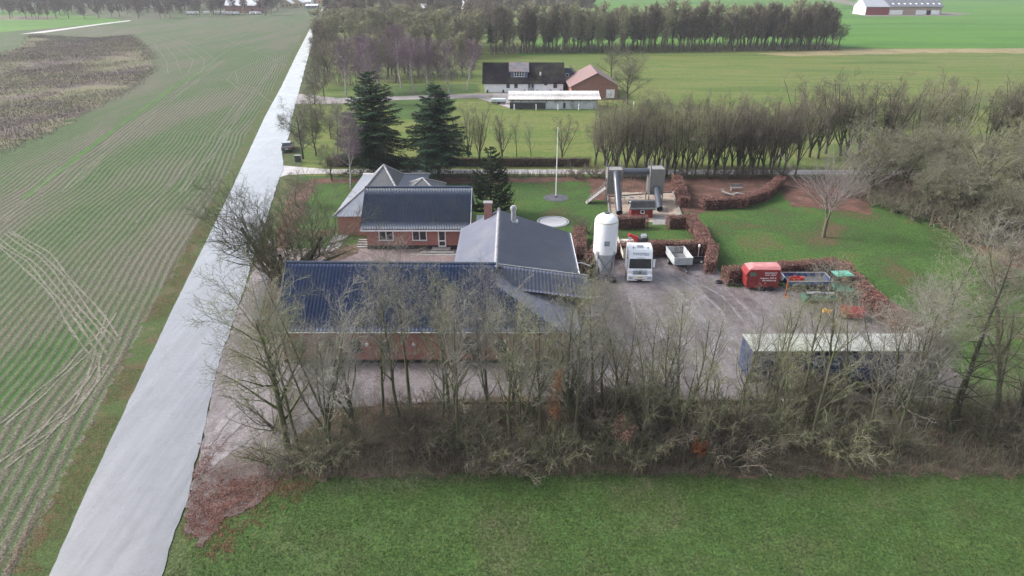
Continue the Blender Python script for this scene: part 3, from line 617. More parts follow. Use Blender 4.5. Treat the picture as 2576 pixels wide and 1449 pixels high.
# --- belt in front of the farm
g = 'bare trees of the belt in front of the brick barn and yard'
for x, y in spread(20, [(-13, 35.2), (6.5, 35.2), (6.5, 41.6), (-12.5, 41.2)], 1.25):
    k = rng.choice(['slim', 'slim', 'slimgrey', 'slimpale'])
    place(k, x, y, rng.uniform(8.8, 11.6), f'{KEYW[k]} bare tree, '+seg(y, [38.2], ['field side', 'yard side'])+' of the belt before '+seg(x, [-8, -1.5], ['the left end', 'the middle', 'the right part'])+' of the barn', group=g)
for x, y in spread(19, [(6.5, 35), (18, 35), (18, 41), (6.5, 41.4)], 1.5):
    k = rng.choice(['slim', 'slimgrey'])
    place(k, x, y, rng.uniform(6.8, 9.), f'{KEYW[k]} bare tree, '+seg(y, [38.], ['field side', 'yard side'])+' of the belt before '+seg(x, [12], ['the barn corner and silo', 'the open gravel yard']), group=g)
for x, y in spread(14, [(18, 35), (35.5, 35), (37, 40.2), (18, 40.4)], 1.5):
    k = rng.choice(['slim', 'slimgrey', 'slim'])
    place(k, x, y, rng.uniform(7.8, 10.8), f'{KEYW[k]} bare tree, '+seg(y, [37.8], ['field side', 'yard side'])+' of the belt before '+seg(x, [24, 30], ['the left', 'the middle', 'the right end'])+' of the curtain trailer', group=g)
place('corner', *G(722, 1128)[:2], 12.6, 'tall broad bare tree at the left end of the belt beside the gravel entrance', i=0, wide=1.05)
place('slim', *G(752, 1135)[:2], 9.5, 'slim bare tree beside the tall broad one at the left end of the belt', i=1)
place('corner', *G(700, 1015)[:2], 9., 'spreading bare tree between the belt end and the left corner of the brick barn', i=0, rz=2.)
place('busho', *G(668, 1165)[:2], 2.6, 'mossy bare bush at the very left end of the belt by the leaf covered corner', 'bush', 'bare_bush')
place('bush', *G(690, 1085)[:2], 4., 'grey bare bush at the gravel entrance beside the tall broad tree', 'bush', 'bare_bush')
place('slimpale', *G(2235, 1090)[:2], 11.5, 'pale twigged bare tree rising in front of the curtain trailer', i=0)
place('larch', *G(2390, 1090)[:2], 13.6, 'straight dark larch rising behind the right end of the curtain trailer', name='larch_tree', i=0)
place('larch', *G(2555, 1060)[:2], 12.5, 'straight bare larch at the right edge beyond the tree belt', name='larch_tree', i=1)
place('slimgrey', *G(2500, 1080)[:2], 13.0, 'tall bare tree with long side limbs between the two larches', i=2, wide=1.3)
place('slim', 31., 43.5, 12., 'bare olive tree on the grass just behind the right end of the curtain trailer', i=3, wide=1.2)
g = 'bare bushes under the belt trees'
for x, y in spread(68, [(-14.5, 33.9), (36, 34.), (36.5, 41.4), (12, 41.4), (-12.5, 40)], 1.2):
    k = rng.choice(['bush', 'busho', 'bushb']); place(k, x, y, rng.uniform(2.4, 4.) if y < 36 or x > 17 else (rng.uniform(3.2, 5.2) if x > 4 else rng.uniform(2., 3.6)), f'{KEYW[k]} bare bush, '+seg(y, [36.5], ['field side', 'yard side'])+' of the belt below '+seg(x, [-8, -1, 6, 12, 18, 25], ['the left end of the barn', 'the middle of the barn', 'the right end of the barn', 'the silo', 'the open yard', 'the left half of the curtain trailer', 'the right end of the curtain trailer']), 'bush', 'bare_bush', g, wide=rng.uniform(.8, 1.15))
# --- right hand wood edge
WOODE = [(50, 101), (46, 93), (47.5, 86), (51, 79), (52, 71.5), (58, 66), (75, 60), (110, 90), (100, 112), (62, 112)]
g = 'bare trees of the wood right of the lawn'
for x, y in spread(46, [(49, 99), (47, 91), (49, 85), (52, 78), (55, 72), (63, 66), (80, 70), (88, 98), (70, 103)], 3.2):
    k = rng.choice(['dense', 'dense', 'vase']); place(k, x, y, rng.uniform(7., 9.8), f'{KEYW[k]} bare tree in the wood by the lawn, '+seg(y, [75, 88], ['near end', 'middle', 'lane end'])+seg(x, [60, 72], ['', ', further in', ', deepest in']), group=g, wide=1.55)
g = 'dark trunked trees in the row beyond the wood'
for i in range(26):
    x = 47+i*1.9+rng.uniform(-.6, .6); y = 113-.02*i+rng.uniform(-1.8, 1.8)+(3 if i > 12 else 0)
    place(rng.choice(['vase', 'row']), x, y, rng.uniform(10.2, 12.4), 'dark trunked bare tree at '+seg(i, [8, 17], ['the left end', 'the middle', 'the right end'])+' of the row behind the wood', group=g, wide=1.05)
g = 'bushes at the edge of the wood'
for x, y in spread(26, [(45, 97), (46, 88), (50.5, 79), (52.5, 71), (58, 65), (62, 66), (56, 74), (54, 82), (50, 92), (50, 98)], 1.7):
    place(rng.choice(['bush', 'bushb']), x, y, rng.uniform(2.4, 4.2), 'low dark bush along the wood edge, '+seg(y, [74, 86], ['nearest the camera', 'halfway along the lawn', 'by the lane']), 'bush', 'bare_bush', g, wide=1.1)
place('bush', *G(2500, 720)[:2], 5.5, 'greyish purple bare shrub where the lawn meets the wood on the right', 'bush', 'bare_bush', wide=1.1)
# --- trees along the lane, right half
g = 'bare trees along the lane behind the playground'
for i in range(40):
    x = 13.5+i*.75+rng.uniform(-.3, .3); y = (101.2 if i % 2 else 106.3)+rng.uniform(-.7, .7)
    place(rng.choice(['row', 'vase', 'row']), x, y, rng.uniform(8.8, 11.2), 'multi stemmed bare tree on the '+('near' if i % 2 else 'far')+' side of the lane, '+seg(x, [20, 28, 36], ['behind the play tower', 'behind the straight hedge', 'behind the curved hedge', 'behind the lone lawn tree']), group=g, wide=rng.uniform(.8, 1.0))
g = 'low bushes along the lane'
for i in range(20):
    place('bushb', 10+i*1.6+rng.uniform(-.4, .4), 99.6+rng.uniform(-.5, .5), rng.uniform(1.6, 2.6), 'low brown bush at the foot of the lane trees '+seg(10+i*1.6, [20, 30], ['behind the play tower', 'behind the enclosure bench', 'right of the enclosure']), 'bush', 'bare_bush', g)
# --- single trees in the meadow behind the lane
for n, (px, py, h, key, lab) in enumerate([(1180, 410, 9.6, 'vase', 'forked bare tree in the meadow right beside the second fir'), (1262, 407, 7., 'row', 'small bare tree in the meadow left of a pair of saplings'),
        (1300, 407, 6.2, 'slim', 'thin sapling second left of the flagpole in the meadow'), (1335, 408, 6., 'slimgrey', 'thin sapling just left of the flagpole in the meadow'),
        (1412, 407, 7., 'row', 'small spreading bare tree just behind the flagpole in the meadow'), (1540, 404, 8.5, 'vase', 'open bare tree behind the left play tower'),
        (850, 400, 9., 'slimgrey', 'bare tree left of the first fir by the lane'), (795, 392, 8.2, 'dense', 'broad bare tree beside the lane mouth near the road'),
        (1205, 408, 9., 'vase', 'twin of forked bare trees left of the monkey puzzle')]):
    place(key, *G(px, py)[:2], h, lab, rz=n*1.3)
place('dense', *G(762, 400)[:2], 9.5, 'dark trunked bare tree leaning over the road beside the parked car', wide=1.1)
place('birch', *G(882, 472)[:2], 9.5, 'white trunked birch behind the roof of the hipped house', name='birch_tree', i=0)
place('dense', *G(835, 455)[:2], 5.5, 'greyish bare bush tree by the lane near the road', wide=1.2)
place('dense', *G(745, 520)[:2], 4.5, 'low bare thicket between the road and the front garden', wide=1.6)
# --- big old tree by the wall and its neighbour
place('big', -20.4, 56.8, 15.2, 'large spreading bare lime tree growing beside the garden wall', name='lime_tree', rz=.4)
place('slim', *G(760, 655)[:2], 8., 'smaller bare tree behind the large lime on the courtyard gravel', i=2, wide=1.3)
place('slimgrey', *G(690, 985)[:2], 7.6, 'grey bare tree by the bins at the left end of the barn', i=0, wide=1.3)
place('fan', *G(2070, 598)[:2], 10.8, 'lone fan shaped bare tree on the lawn', name='lawn_tree', rz=.9)
place('bush', *G(1480, 590)[:2], 3.3, 'grey leafless shrub between the trampoline and the silo', 'bush', 'bare_bush')
place('bush', *G(2045, 700)[:2], 1.6, 'small bare shrub on the lawn behind the hedge corner', 'bush', 'bare_bush')
# --- left wood beyond
g = 'purple twigged birches by the far farm'
for px, py, h in [(930, 262, 12), (1040, 236, 13), (1078, 240, 12.5), (955, 235, 13.5), (1130, 240, 11.5), (1010, 222, 14), (870, 240, 12), (1175, 226, 11.5)]:
    place('birch', *G(px, py)[:2], h, 'purple twigged birch in the grove left of the white farmhouse', name='birch_tree', group=g, wide=1.1)
g = 'bare trees of the wood between the road and the far farm'
LW = [p[:2] for p in GP((800, 228), (900, 222), (1190, 200), (1200, 135), (1000, 100), (830, 90), (775, 200))]
for x, y in spread(26, [p[:2] for p in GP((800, 228), (900, 222), (1190, 200), (1190, 170), (1000, 150), (790, 140), (775, 200))], 4.6):
    place(rng.choice(['faro', 'far', 'dense', 'row']), x, y, rng.uniform(9, 13), 'bare tree in the mixed wood left of the white farmhouse, '+seg(x, [-40, -20], ['next to the road', 'behind the birches', 'nearest the farmhouse']), group=g, wide=1.35)
g = 'bare bushes beside the road'
for px, py, h in [(765, 290, 6), (790, 300, 5), (775, 262, 6.5), (782, 225, 7), (790, 185, 8), (795, 150, 8), (802, 120, 9), (806, 100, 9), (800, 245, 7), (742, 372, 3.5), (780, 330, 5), (812, 350, 4.5), (836, 380, 4), (830, 310, 4), (860, 340, 4)]:
    x, y = G(px, py)[:2]; place('dense', x+1.5, y, h, 'bare bushy tree on the right verge of the road, '+seg(py, [140, 250, 320], ['near the village', 'beside the far wood', 'by the farm lane turning', 'close to the parked car']), group=g, wide=1.2)
# --- far shelter belt
g = 'bare trees of the far shelter belt'
for i in range(46):
    x = -6+i*2.88+rng.uniform(-1., 1.); y = 262+i*.36+rng.uniform(0, 5)
    place(rng.choice(['far', 'faro', 'far']), x, y, rng.uniform(11.5, 15.5), 'thin straight bare tree in the far shelter belt, '+seg(x, [18, 45, 75, 100], ['directly behind the white farmhouse', 'behind the red roofed barn', 'in its middle', 'right of its middle', 'at its right end']), group=g, wide=1.1)
place('dense', *G(2075, 121)[:2], 12, 'tall dense dark tree near the right end of the far shelter belt', wide=1.2)
place('dense', *G(2108, 120)[:2], 9, 'rounded bare bush tree at the right end of the far shelter belt', wide=1.4)
place('dense', *G(1537, 200)[:2], 9.5, 'rounded bare tree behind the red roofed barn', wide=1.2)
place('dense', *G(1578, 262)[:2], 11, 'broad bare tree at the right end of the red roofed barn', wide=1.3)
# --- woods on the horizon: nobody could count them
def woodland(name, regions, seed, mat):
    r = random.Random(seed); V_, F_ = [], []; base = 0; protos = []
    for k in range(4):
        lv = [dict(q) for q in SP('far')]; lv[1]['n'] = 12; lv[2]['n'] = 7; lv[3]['n'] = 5; lv[2]['rmin'] = .1; lv[3]['rmin'] = .09; lv[3]['L'] = .11; lv[1]['t0'] = .2
        o = grow(seed+k, 12., .22, lv); me = lines_mesh('t', [l for q in o for l in q], 3, mat)
        a = np.empty(len(me.vertices)*3, np.float32); me.vertices.foreach_get('co', a); f = np.empty(len(me.loops), np.int32); me.loops.foreach_get('vertex_index', f)
        protos.append((a.reshape(-1, 3), f.reshape(-1, 4))); bpy.data.meshes.remove(me)
    for poly, n, h0, h1 in regions:
        for x, y in spread(n, poly, 2.5, 20000):
            a, f = protos[r.randrange(4)]; s = r.uniform(h0, h1)/12.; th = r.uniform(0, 6.28); c_, s_ = math.cos(th), math.sin(th); w = s*1.6
            V_.append(np.stack([x+(a[:, 0]*c_-a[:, 1]*s_)*w, y+(a[:, 0]*s_+a[:, 1]*c_)*w, a[:, 2]*s], 1)); F_.append(f+base); base += len(a)
    return tag(link(name, npmesh(name, np.concatenate(V_), np.concatenate(F_), mat, True)), kind='stuff')
FW = [([p[:2] for p in GP((-40, 48), (300, 50), (560, 44), (560, 26), (300, 14), (-40, 16))], 120, 8, 13),
      ([p[:2] for p in GP((640, 44), (715, 36), (700, 10), (560, 8), (0, 2), (-60, 14))], 200, 10, 14),
      ([p[:2] for p in GP((830, 88), (1200, 110), (1230, 60), (1480, 40), (1480, 10), (1300, -10), (840, -8))], 430, 9, 14), ([p[:2] for p in GP((1175, 140), (1245, 128), (1260, 60), (1175, 60))], 26, 9, 13)]
woodland('woodland', FW, 300, tw_brown)
woodland('shelter_belt_trees', [([(-6, 268), (126, 284), (127, 298), (-6, 280)], 70, 11.5, 15.), ([p[:2] for p in GP((790, 135), (1000, 145), (1200, 160), (1205, 120), (1000, 100), (830, 90))], 60, 10, 13.5)], 340, tw_olive)
# --- firs, monkey puzzle
m_fir = ground('fir_needles', [(.3, (.014, .032, .02)), (.55, (.028, .06, .032)), (.8, (.05, .085, .042))], .5, 2.5, 14., bump=0)
m_monk = ground('monkey_puzzle_needles', [(.3, (.008, .017, .009)), (.6, (.02, .036, .014)), (.8, (.035, .045, .02))], .5, 2.5, 14., bump=0)
def fir_mesh(seed, H, Rw, z0, dens=1., leaf=.3):
    r = np.random.default_rng(seed); tr = [([(0, 0, -.1), (.05, 0, H*.5), (0, .03, H)], [.28*H/15, .17*H/15, .03])]; P = []; N_ = []
    z = z0; br = []
    while z < H*.985:
        f = (z-z0)/(H-z0); m = 6 if f < .8 else 4
        for k in range(m):
            a = r.uniform(0, 6.283); L = Rw*(1-f)**.72*r.uniform(.72, 1.15)+.25
            if f < .12: L *= r.uniform(.55, 1.)
            n = max(3, int(L/.35)); pts = []
            for i in range(n+1):
                t = i/n; rr_ = L*t; zz = z+L*(.28*f+.02)*t-L*.34*t*t*(1.1-f)+.12*L*t**4
                pts.append((math.cos(a)*rr_, math.sin(a)*rr_, zz))
            br.append((pts, list(np.linspace(.05, .012, n+1))))
            for i in range(1, n+1):
                t = i/n; w = .5*L*(1-t)**.6*t**.25+.2
                cnt = int(11*dens)
                off = r.uniform(-w, w, cnt); al = r.uniform(-.25, .25, cnt)
                px = pts[i][0]-math.sin(a)*off+math.cos(a)*(al-np.abs(off)*-.35); py = pts[i][1]+math.cos(a)*off+math.sin(a)*(al+np.abs(off)*.35)
                pz = pts[i][2]-np.abs(off)*.22+r.normal(0, .05, cnt)
                P.append(np.stack([px, py, pz], 1)); N_.append(np.full(cnt, a))
        z += (.33+.12*f)*H/15*r.uniform(.8, 1.2)
    P = np.concatenate(P); A_ = np.concatenate(N_)+r.normal(0, .6, len(P)); n = len(P)
    u = np.stack([np.cos(A_), np.sin(A_), r.normal(-.15, .25, n)], 1)*leaf*r.uniform(.6, 1.1, n)[:, None]
    w = np.stack([-np.sin(A_), np.cos(A_), r.normal(0, .35, n)], 1)*leaf*.3
    vs = np.stack([P-u*.5, P-w*.5, P+u*.5, P+w*.5], 1).reshape(-1, 3)
    return lines_mesh('trunk', tr, 8, bk_dark), lines_mesh('branches', br, 4, bk_dark), npmesh('crown', vs, np.arange(4*n).reshape(-1, 4), m_fir)
def fir(me, x, y, s, label, group=None, rz=0.):
    t = thing('fir_tree', label, 'tree', (x, y, 0), rz, group); t.scale = (s, s, s)
    link('trunk', me[0], t); link('crown', me[2], t); link('branches', me[1], t); return t
F1 = fir_mesh(5, 15., 6.0, 2.0, 2.6, .42); F2 = fir_mesh(6, 13.8, 5.6, 2.4, 2.6, .42)
fir(F1, *G(950, 440)[:2], 1.02, 'dark green fir by the lane, the taller left one of the two')
fir(F2, *G(1104, 448)[:2], 1.0, 'dark green fir with a bare lower trunk, the right one of the two')
F3 = fir_mesh(8, 13., 2.5, 4.5, .8, .8)
g = 'dark spruces among the far shelter belt'
for px, py, h in [(1235, 128, 1.), (1330, 128, .95), (1378, 128, 1.05), (1480, 126, 1.1), (1530, 125, 1.05), (1600, 124, .95), (1760, 122, 1.), (1850, 120, 1.15), (1900, 120, 1.1), (1960, 119, 1.15), (2010, 119, 1.1), (870, 100, .9)]:
    x, y = G(px, py)[:2]; fir(F3, x, y-1.5, h*rng.uniform(.72, 1.05), 'dark evergreen among the bare trees of the far shelter belt' if px > 1000 else 'dark evergreen close to the road at the far left wood', g if px > 1000 else None, rng.uniform(0, 6))
fir(F3, *G(826, 58)[:2], 1.2, 'dark fir standing right beside the road near the village')
def monkey(x, y, H):
    r = random.Random(3); t = thing('monkey_puzzle_tree', 'dark spiky monkey puzzle tree on the lawn behind the house', 'tree', (x, y, 0))
    link('trunk', lines_mesh('trunk', [([(0, 0, -.1), (0, 0, H*.6), (0, 0, H)], [.2, .13, .04])], 8, bk_dark), t)
    L_ = []; Q = []
    z = 1.3
    while z < H-.1:
        f = (z-1.3)/(H-1.3); m = 9 if f < .75 else 5
        for k in range(m):
            a = r.uniform(0, 6.28); L = (3.1*(1-f)**.6+.25)*r.uniform(.8, 1.1); pts = []; n = 8
            for i in range(n+1):
                q = i/n; pts.append((math.cos(a)*L*q, math.sin(a)*L*q, z+L*(-.42*q*(1.4-q)+.5*q**4)*(1-.5*f)+.35*f*L*q))
            L_.append((pts, [.055]*n+[.03]))
            for i in range(2, n):
                for s_ in (-1, 1):
                    if r.random() < .75:
                        b = a+s_*r.uniform(.5, .9); l = L*.32*(1.1-i/n)+.15; p = pts[i]
                        L_.append(([p, (p[0]+math.cos(b)*l*.5, p[1]+math.sin(b)*l*.5, p[2]-.08*l), (p[0]+math.cos(b)*l, p[1]+math.sin(b)*l, p[2]+.2*l)], [.055, .06, .025]))
        z += .42
    link('crown', lines_mesh('crown', L_, 4, m_monk), t)
monkey(*G(1235, 542)[:2], 8.6)
# --- saplings that still hold russet leaves
m_rust = ground('russet_leaves', [(.3, (.13, .045, .022)), (.6, (.24, .09, .045)), (.8, (.34, .15, .08))], 1., 5., 20., bump=0)
m_pinkleaf = ground('dull_pink_brown_leaves', [(.3, (.12, .065, .05)), (.6, (.19, .11, .09)), (.8, (.27, .17, .14))], 1., 5., 20., bump=0)
def leafy(px, py, h, label, mat, n, zc, rad):
    x, y = G(px, py)[:2]; t = place('slim', x, y, h, label, name='young_beech', i=0, wide=.5)
    r = np.random.default_rng(int(px)); cl = r.normal(0, 1, (14, 3))*np.array(rad)*.55+np.array([0, 0, zc]); P = cl[r.integers(0, 14, n)]+r.normal(0, 1, (n, 3))*np.array(rad)*.24
    o = cards_mesh('leaves', P, r.uniform(.07, .13, n), mat, .9); o.parent = t
    o.scale = (1/t.scale.x, 1/t.scale.y, 1/t.scale.z)
leafy(1392, 1160, 6.5, 'young beech with orange leaves against the right end of the brick barn', m_rust, 700, 5.2, (.45, .45, 1.5))
leafy(1560, 1175, 3.6, 'small tree holding a round clump of dull pink brown leaves in the belt', m_pinkleaf, 1300, 2.8, (.62, .55, .6))
leafy(1755, 1180, 3.0, 'sapling with bright russet leaves low at the front of the belt', m_rust, 700, 1.6, (.4, .35, .7))
# --- undergrowth of arching stems below the belt
def stems(n, poly, h, w, mat, name, seed, lean0=.9):
    XY = sample_poly(poly, n); return tag(blades_mesh(name, XY, .03, h, w, mat, lean0, 4), kind='stuff')
stems(6500, [(-15, 33.2), (36, 33.4), (36, 41.5), (-12.5, 41.)], 2., .022, tw_wood, 'undergrowth', 1)
stems(3500, [(-8, 261), (126, 274), (128, 292), (-8, 282)], 3., .22, tw_brown, 'shelter_belt_understory', 5, .9)
stems(5000, [p[:2] for p in GP((790, 228), (1000, 214), (1190, 200), (1200, 135), (1000, 100), (830, 90), (765, 200))], 2., .15, tw_purple, 'grove_understory', 6, .5)
stems(9000, [(46, 92), (52, 73), (62, 64), (110, 80), (100, 112), (50, 100)], 2.3, .1, tw_brown, 'wood_understory', 3, .7)
stems(4500, [(-15.5, 33.), (36, 33.2), (36, 34.8), (-14.5, 34.8)], .95, .022, m_deadgrass, 'brambles', 2, 1.5)
# --- beech hedges still holding their brown leaves
m_hedge = bpy.data.materials.new('brown_beech_leaves'); m_hedge.use_nodes = True
def hedge_mat(m, st, s=7.):
    t = m.node_tree; b = t.nodes['Principled BSDF']; p = coords(t, True)
    c = ramp(t, nd(t, 'ShaderNodeTexWhiteNoise', {'Vector': nd(t, 'ShaderNodeVectorMath', {0: p, 1: (.13, .13, .13)}, operation='SNAP').outputs[0]}).outputs[0], st)
    c = mixc(t, .5, c, ramp(t, noise(t, p, .9, 4.), [(.3, (.55, .5, .5)), (.7, (1.35, 1.3, 1.3))]), 'MULTIPLY')
    t.links.new(c, b.inputs['Base Color']); b.inputs['Roughness'].default_value = .6; b.inputs['Specular IOR Level'].default_value = .35
hedge_mat(m_hedge, [(0, (.075, .028, .021)), (.4, (.145, .06, .047)), (.75, (.22, .11, .085)), (1, (.33, .2, .165))])
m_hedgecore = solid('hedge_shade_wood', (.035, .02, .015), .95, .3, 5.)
def hedge(path, w, h, label, dens=290, leaf=.11, mat=None, name='beech_hedge', closed=False):
    r = np.random.default_rng(int(abs(path[0][0]*100))+len(path)); P = []; core = MB(); x0, y0 = path[0][:2]
    t = thing(name, label, 'hedge', (x0, y0, 0))
    for (ax, ay), (bx, by) in zip([p[:2] for p in path], [p[:2] for p in path[1:]]):
        L = math.hypot(bx-ax, by-ay); dx, dy = (bx-ax)/L, (by-ay)/L; nx, ny = -dy, dx
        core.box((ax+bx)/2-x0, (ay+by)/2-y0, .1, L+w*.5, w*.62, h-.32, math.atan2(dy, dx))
        n = int(L*(2*h+w)*dens); u = r.uniform(-w/2, L+w/2, n); f = r.uniform(0, 2*h+w, n)
        side = np.where(f < h, -1, np.where(f < h+w, 0, 1)); z = np.where(f < h, f, np.where(f < h+w, h, f-h-w)); o = np.where(side == 0, f-h-w/2, side*w/2)
        bul = 1+.10*np.sin(u*1.7+ax)+.07*np.sin(u*4.1)
        rnd = np.clip((z/h-.82)/.18, 0, 1); o = o*bul*(1-.14*rnd**2)-np.sign(o)*np.abs(r.normal(0, .07, n)); z = z+np.where(side == 0, -np.abs(r.normal(0, .09, n))+.07*np.sin(u*2.3)+.05*np.sin(u*5.7+ay)-.15*(np.abs(o)/(w/2))**3, 0)
        k = r.random(n) < np.clip(.35+z/h*1.1, 0, 1); u, o, z = u[k], o[k], z[k]
        P.append(np.stack([ax+dx*u+nx*o-x0, ay+dy*u+ny*o-y0, np.maximum(z, .04)], 1))
        m = int(w*h*dens)        # ends
        for e in (-w/2, L+w/2):
            oo = r.uniform(-w/2, w/2, m); zz = r.uniform(.03, h*.97, m); uu = e+r.normal(0, .06, m)
            P.append(np.stack([ax+dx*uu+nx*oo-x0, ay+dy*uu+ny*oo-y0, zz], 1))
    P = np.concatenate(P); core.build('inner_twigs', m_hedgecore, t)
    o = cards_mesh('leaves', P, r.uniform(.6, 1.25, len(P))*leaf, mat or m_hedge, .95); o.parent = t
    return t
gp = lambda *ps: [G(*p)[:2] for p in ps]
hedge(gp((1455, 605), (1460, 670)), 1.35, 1.7, 'short brown beech hedge between the trampoline lawn and the silo')
hedge(gp((1478, 690), (1505, 650), (1650, 644), (1775, 643)), 1.3, 1.75, 'long brown beech hedge behind the truck and grey trailer')
hedge(gp((1775, 643), (1760, 605), (1735, 574), (1690, 574)), 1.35, 1.65, 'brown beech hedge curving round the right side of the small lawn')
hedge(gp((1560, 575), (1612, 574)), 1.35, 1.6, 'short straight brown hedge in front of the red playhouse')
hedge(gp((1790, 650), (1783, 685)), 1.2, 1.6, 'lowest end of brown hedge beside the black implement')
hedge(gp((1700, 468), (1718, 520)), 1.5, 1.55, 'straight brown beech hedge left of the leaf covered enclosure')
hedge(gp((1775, 526), (1860, 522), (1920, 503), (1958, 470)), 1.4, 1.5, 'curved brown beech hedge in front of the leaf covered enclosure')
hedge(gp((1835, 712), (1960, 700), (2080, 690), (2115, 700)), 1.4, 1.7, 'long brown hedge behind the red horse box and blue trailer')
hedge(gp((2115, 700), (2190, 780), (2265, 835), (2330, 880)), 1.5, 1.7, 'brown hedge running down the right side of the yard')
# clipped hawthorn hedge along the lane
m_haw = ground('hawthorn_twigs', [(.3, (.11, .095, .055)), (.6, (.18, .155, .095)), (.8, (.25, .21, .14))], 1., 5., 20., bump=0)
hedge([(-29, 106.2), (-10, 106.4), (12, 106.2)], .9, 1.5, 'clipped grey green hedge on the far side of the lane', 130, .12, m_haw, 'hawthorn_hedge')
for q in range(1):
    XY = np.stack([nr.uniform(-28, 11, 1500), nr.normal(100.4, .25, 1500)], 1)
    o = blades_mesh('thin_hedge', XY, 0, 1.25, .05, tw_brown, .35, 3); tag(o, 'thin see through line of young hedge plants on the near side of the lane', 'hedge')
# ================================================================ farm building (front barn + rear wing)
fb = thing('farm_building', 'long red brick farm building with blue tiled front roof and grey roofed rear wing', 'building', (-18.1, 46.7, 0))
w = MB(); w.b2(-18.05, 3.3, 46.7, 46.95, .35, 3.12); w.b2(3.3, 4.6, 46.7, 46.949, .35, 2.8); w.b2(-18.05, -17.8, 46.95, 55.6, .35, 3.0)
w.slab([(-18.05, 46.95, 3.0), (-18.05, 51.3, 6.3), (-18.05, 55.6, 3.0)], .25, (1, 0, 0)); w.b2(-17.8, -5.0, 55.4, 55.6, .35, 3.0)
w.b2(-5.0, -4.75, 55.4, 67.3, .35, 3.35); w.b2(5.45, 5.7, 52.6, 67.3, .35, 2.95); w.b2(4.35, 4.6, 46.95, 52.4, .35, 2.8)
w.slab([(-5.0, 67.3, .35), (5.7, 67.3, .35), (5.7, 67.3, 3.0), (-1.35, 67.3, 5.75), (-5.0, 67.3, 3.4)], .25, (0, 1, 0))
w.build('wall', MAT['brick'], fb, True)
p = MB(); p.b2(-18.1, 4.65, 46.66, 46.98, 0, .34); p.b2(-18.1, -17.85, 46.98, 55.6, 0, .34); p.build('plinth', MAT['plinth'], fb, True)
cl = MB()
for i in range(47):
    x = -1.2+i*.155; cl.b2(x, x+.13, 52.46+(.02 if i % 2 else 0), 52.56, 1.6, 5.0-.135*(x+1.4))
cl.b2(-1.2, 6., 52.57, 52.7, .4, 4.05); cl.b2(5.9, 6.03, 50.9, 52.56, 2.7, 4.0); cl.build('cladding', MAT['wood'], fb, True)
E0, E1, K1, K0 = (-18.35, 46.3, 3.13), (3.4, 46.3, 3.13), (3.4, 51.3, 6.78), (-18.35, 51.3, 6.78)
KR = (-1.3, 51.3, 6.78)
bt = roof_part('tiled_roof', MAT['bluetile'], fb, [((-18.35, 46.3, 3.13), (-1.35, 46.3, 3.13), (-1.35, 51.3, 6.62), (-18.35, 51.3, 6.74), 60, 14, .035, .04)])
b2 = roof_part('tiled_roof', MAT['bluetile'], fb, [((-1.35, 46.3, 3.13), (3.4, 46.3, 3.13), (3.4, 49.75, 5.55), (-1.35, 49.75, 5.55), 17, 10, .035, .04)], keep=lambda x, y: y < 49.7-(x+1.4)*.66)
bk = MB(); bk.slab([(-18.35, 46.32, 3.08), (-1.35, 46.32, 3.08), (-1.35, 51.3, 6.54), (-18.35, 51.3, 6.66)], .1); bk.slab([(-1.34, 46.32, 3.08), (3.35, 46.32, 3.08), (-1.34, 49.7, 5.46)], .1)
bk.build('roof_underside', MAT['dark'], fb, True)
roof_part('rear_roof', MAT['bluetile'], fb, [((-18.35, 56.3, 3.1), (-5.2, 56.3, 3.1), (-1.35, 51.36, 6.6), (-18.35, 51.36, 6.72), 40, 14, .05, .055)])
rc = MB(); rc.tube([(-18.4, 51.32, 6.8), (-1.3, 51.32, 6.67)], .13, 8); rc.box(-18.4, 48.8, 0, .1, 6.2, .2, 0, 0)
rc.v = rc.v[:-8]; rc.f = rc.f[:-6]; rc.sm = rc.sm[:-6]
rc.slab([(-18.46, 46.25, 3.25), (-18.36, 46.25, 3.25), (-18.36, 51.32, 6.88), (-18.46, 51.32, 6.88)], .24); rc.slab([(-18.46, 56.35, 3.25), (-18.36, 56.35, 3.25), (-18.36, 51.32, 6.87), (-18.46, 51.32, 6.87)], .24)
rc.build('ridge_cap', MAT['sheet'], fb, True)
MB().tube([(-18.35, 46.22, 3.04), (3.4, 46.22, 3.04)], .07, 6).build('gutter', MAT['steel'], fb, True)
# grey slopes: hip end, canopy over it, rear wing
hp = MB(); hp.slab([(-1.33, 49.75, 5.62), (3.5, 46.35, 3.22), (5.3, 46.0, 2.95), (5.4, 52.44, 2.95), (-1.33, 52.44, 5.62)], .12)
hp.build('hip_roof', MAT['greyroof'], fb, True)
roof_part('canopy_roof', MAT['greyroof'], fb, [((-1.6, 50.4, 4.95), (6.55, 50.4, 3.85), (6.35, 52.75, 4.88), (-1.45, 52.6, 6.0), 26, 7, .03, .03)])
cn = MB(); cn.slab([(-1.6, 50.42, 4.9), (6.55, 50.42, 3.8), (6.35, 52.7, 4.8), (-1.45, 52.55, 5.92)], .14); cn.build('canopy_board', MAT['dark'], fb, True)
MB().tube([(-1.4, 52.7, 6.06), (6.4, 52.8, 4.94)], .07, 6).build('flashing', MAT['ridge'], fb, True)
roof_part('wing_roof', MAT['greyroof'], fb, [((6.1, 52.9, 3.05), (6.1, 68., 3.1), (-1.35, 66.9, 6.0), (-1.35, 52.2, 6.05), 60, 22, .018, .02),
    ((-5.4, 68.2, 3.45), (-5.4, 51.6, 3.45), (-1.35, 51.6, 6.05), (-1.35, 66.9, 6.0), 60, 14, .018, .02)])
ub = MB(); ub.slab([(6.08, 52.9, 3.0), (6.08, 68, 3.04), (-1.35, 66.9, 5.94), (-1.35, 52.2, 5.98)], .12); ub.slab([(-5.38, 68.2, 3.4), (-5.38, 51.6, 3.4), (-1.36, 51.6, 5.98), (-1.36, 66.9, 5.94)], .12)
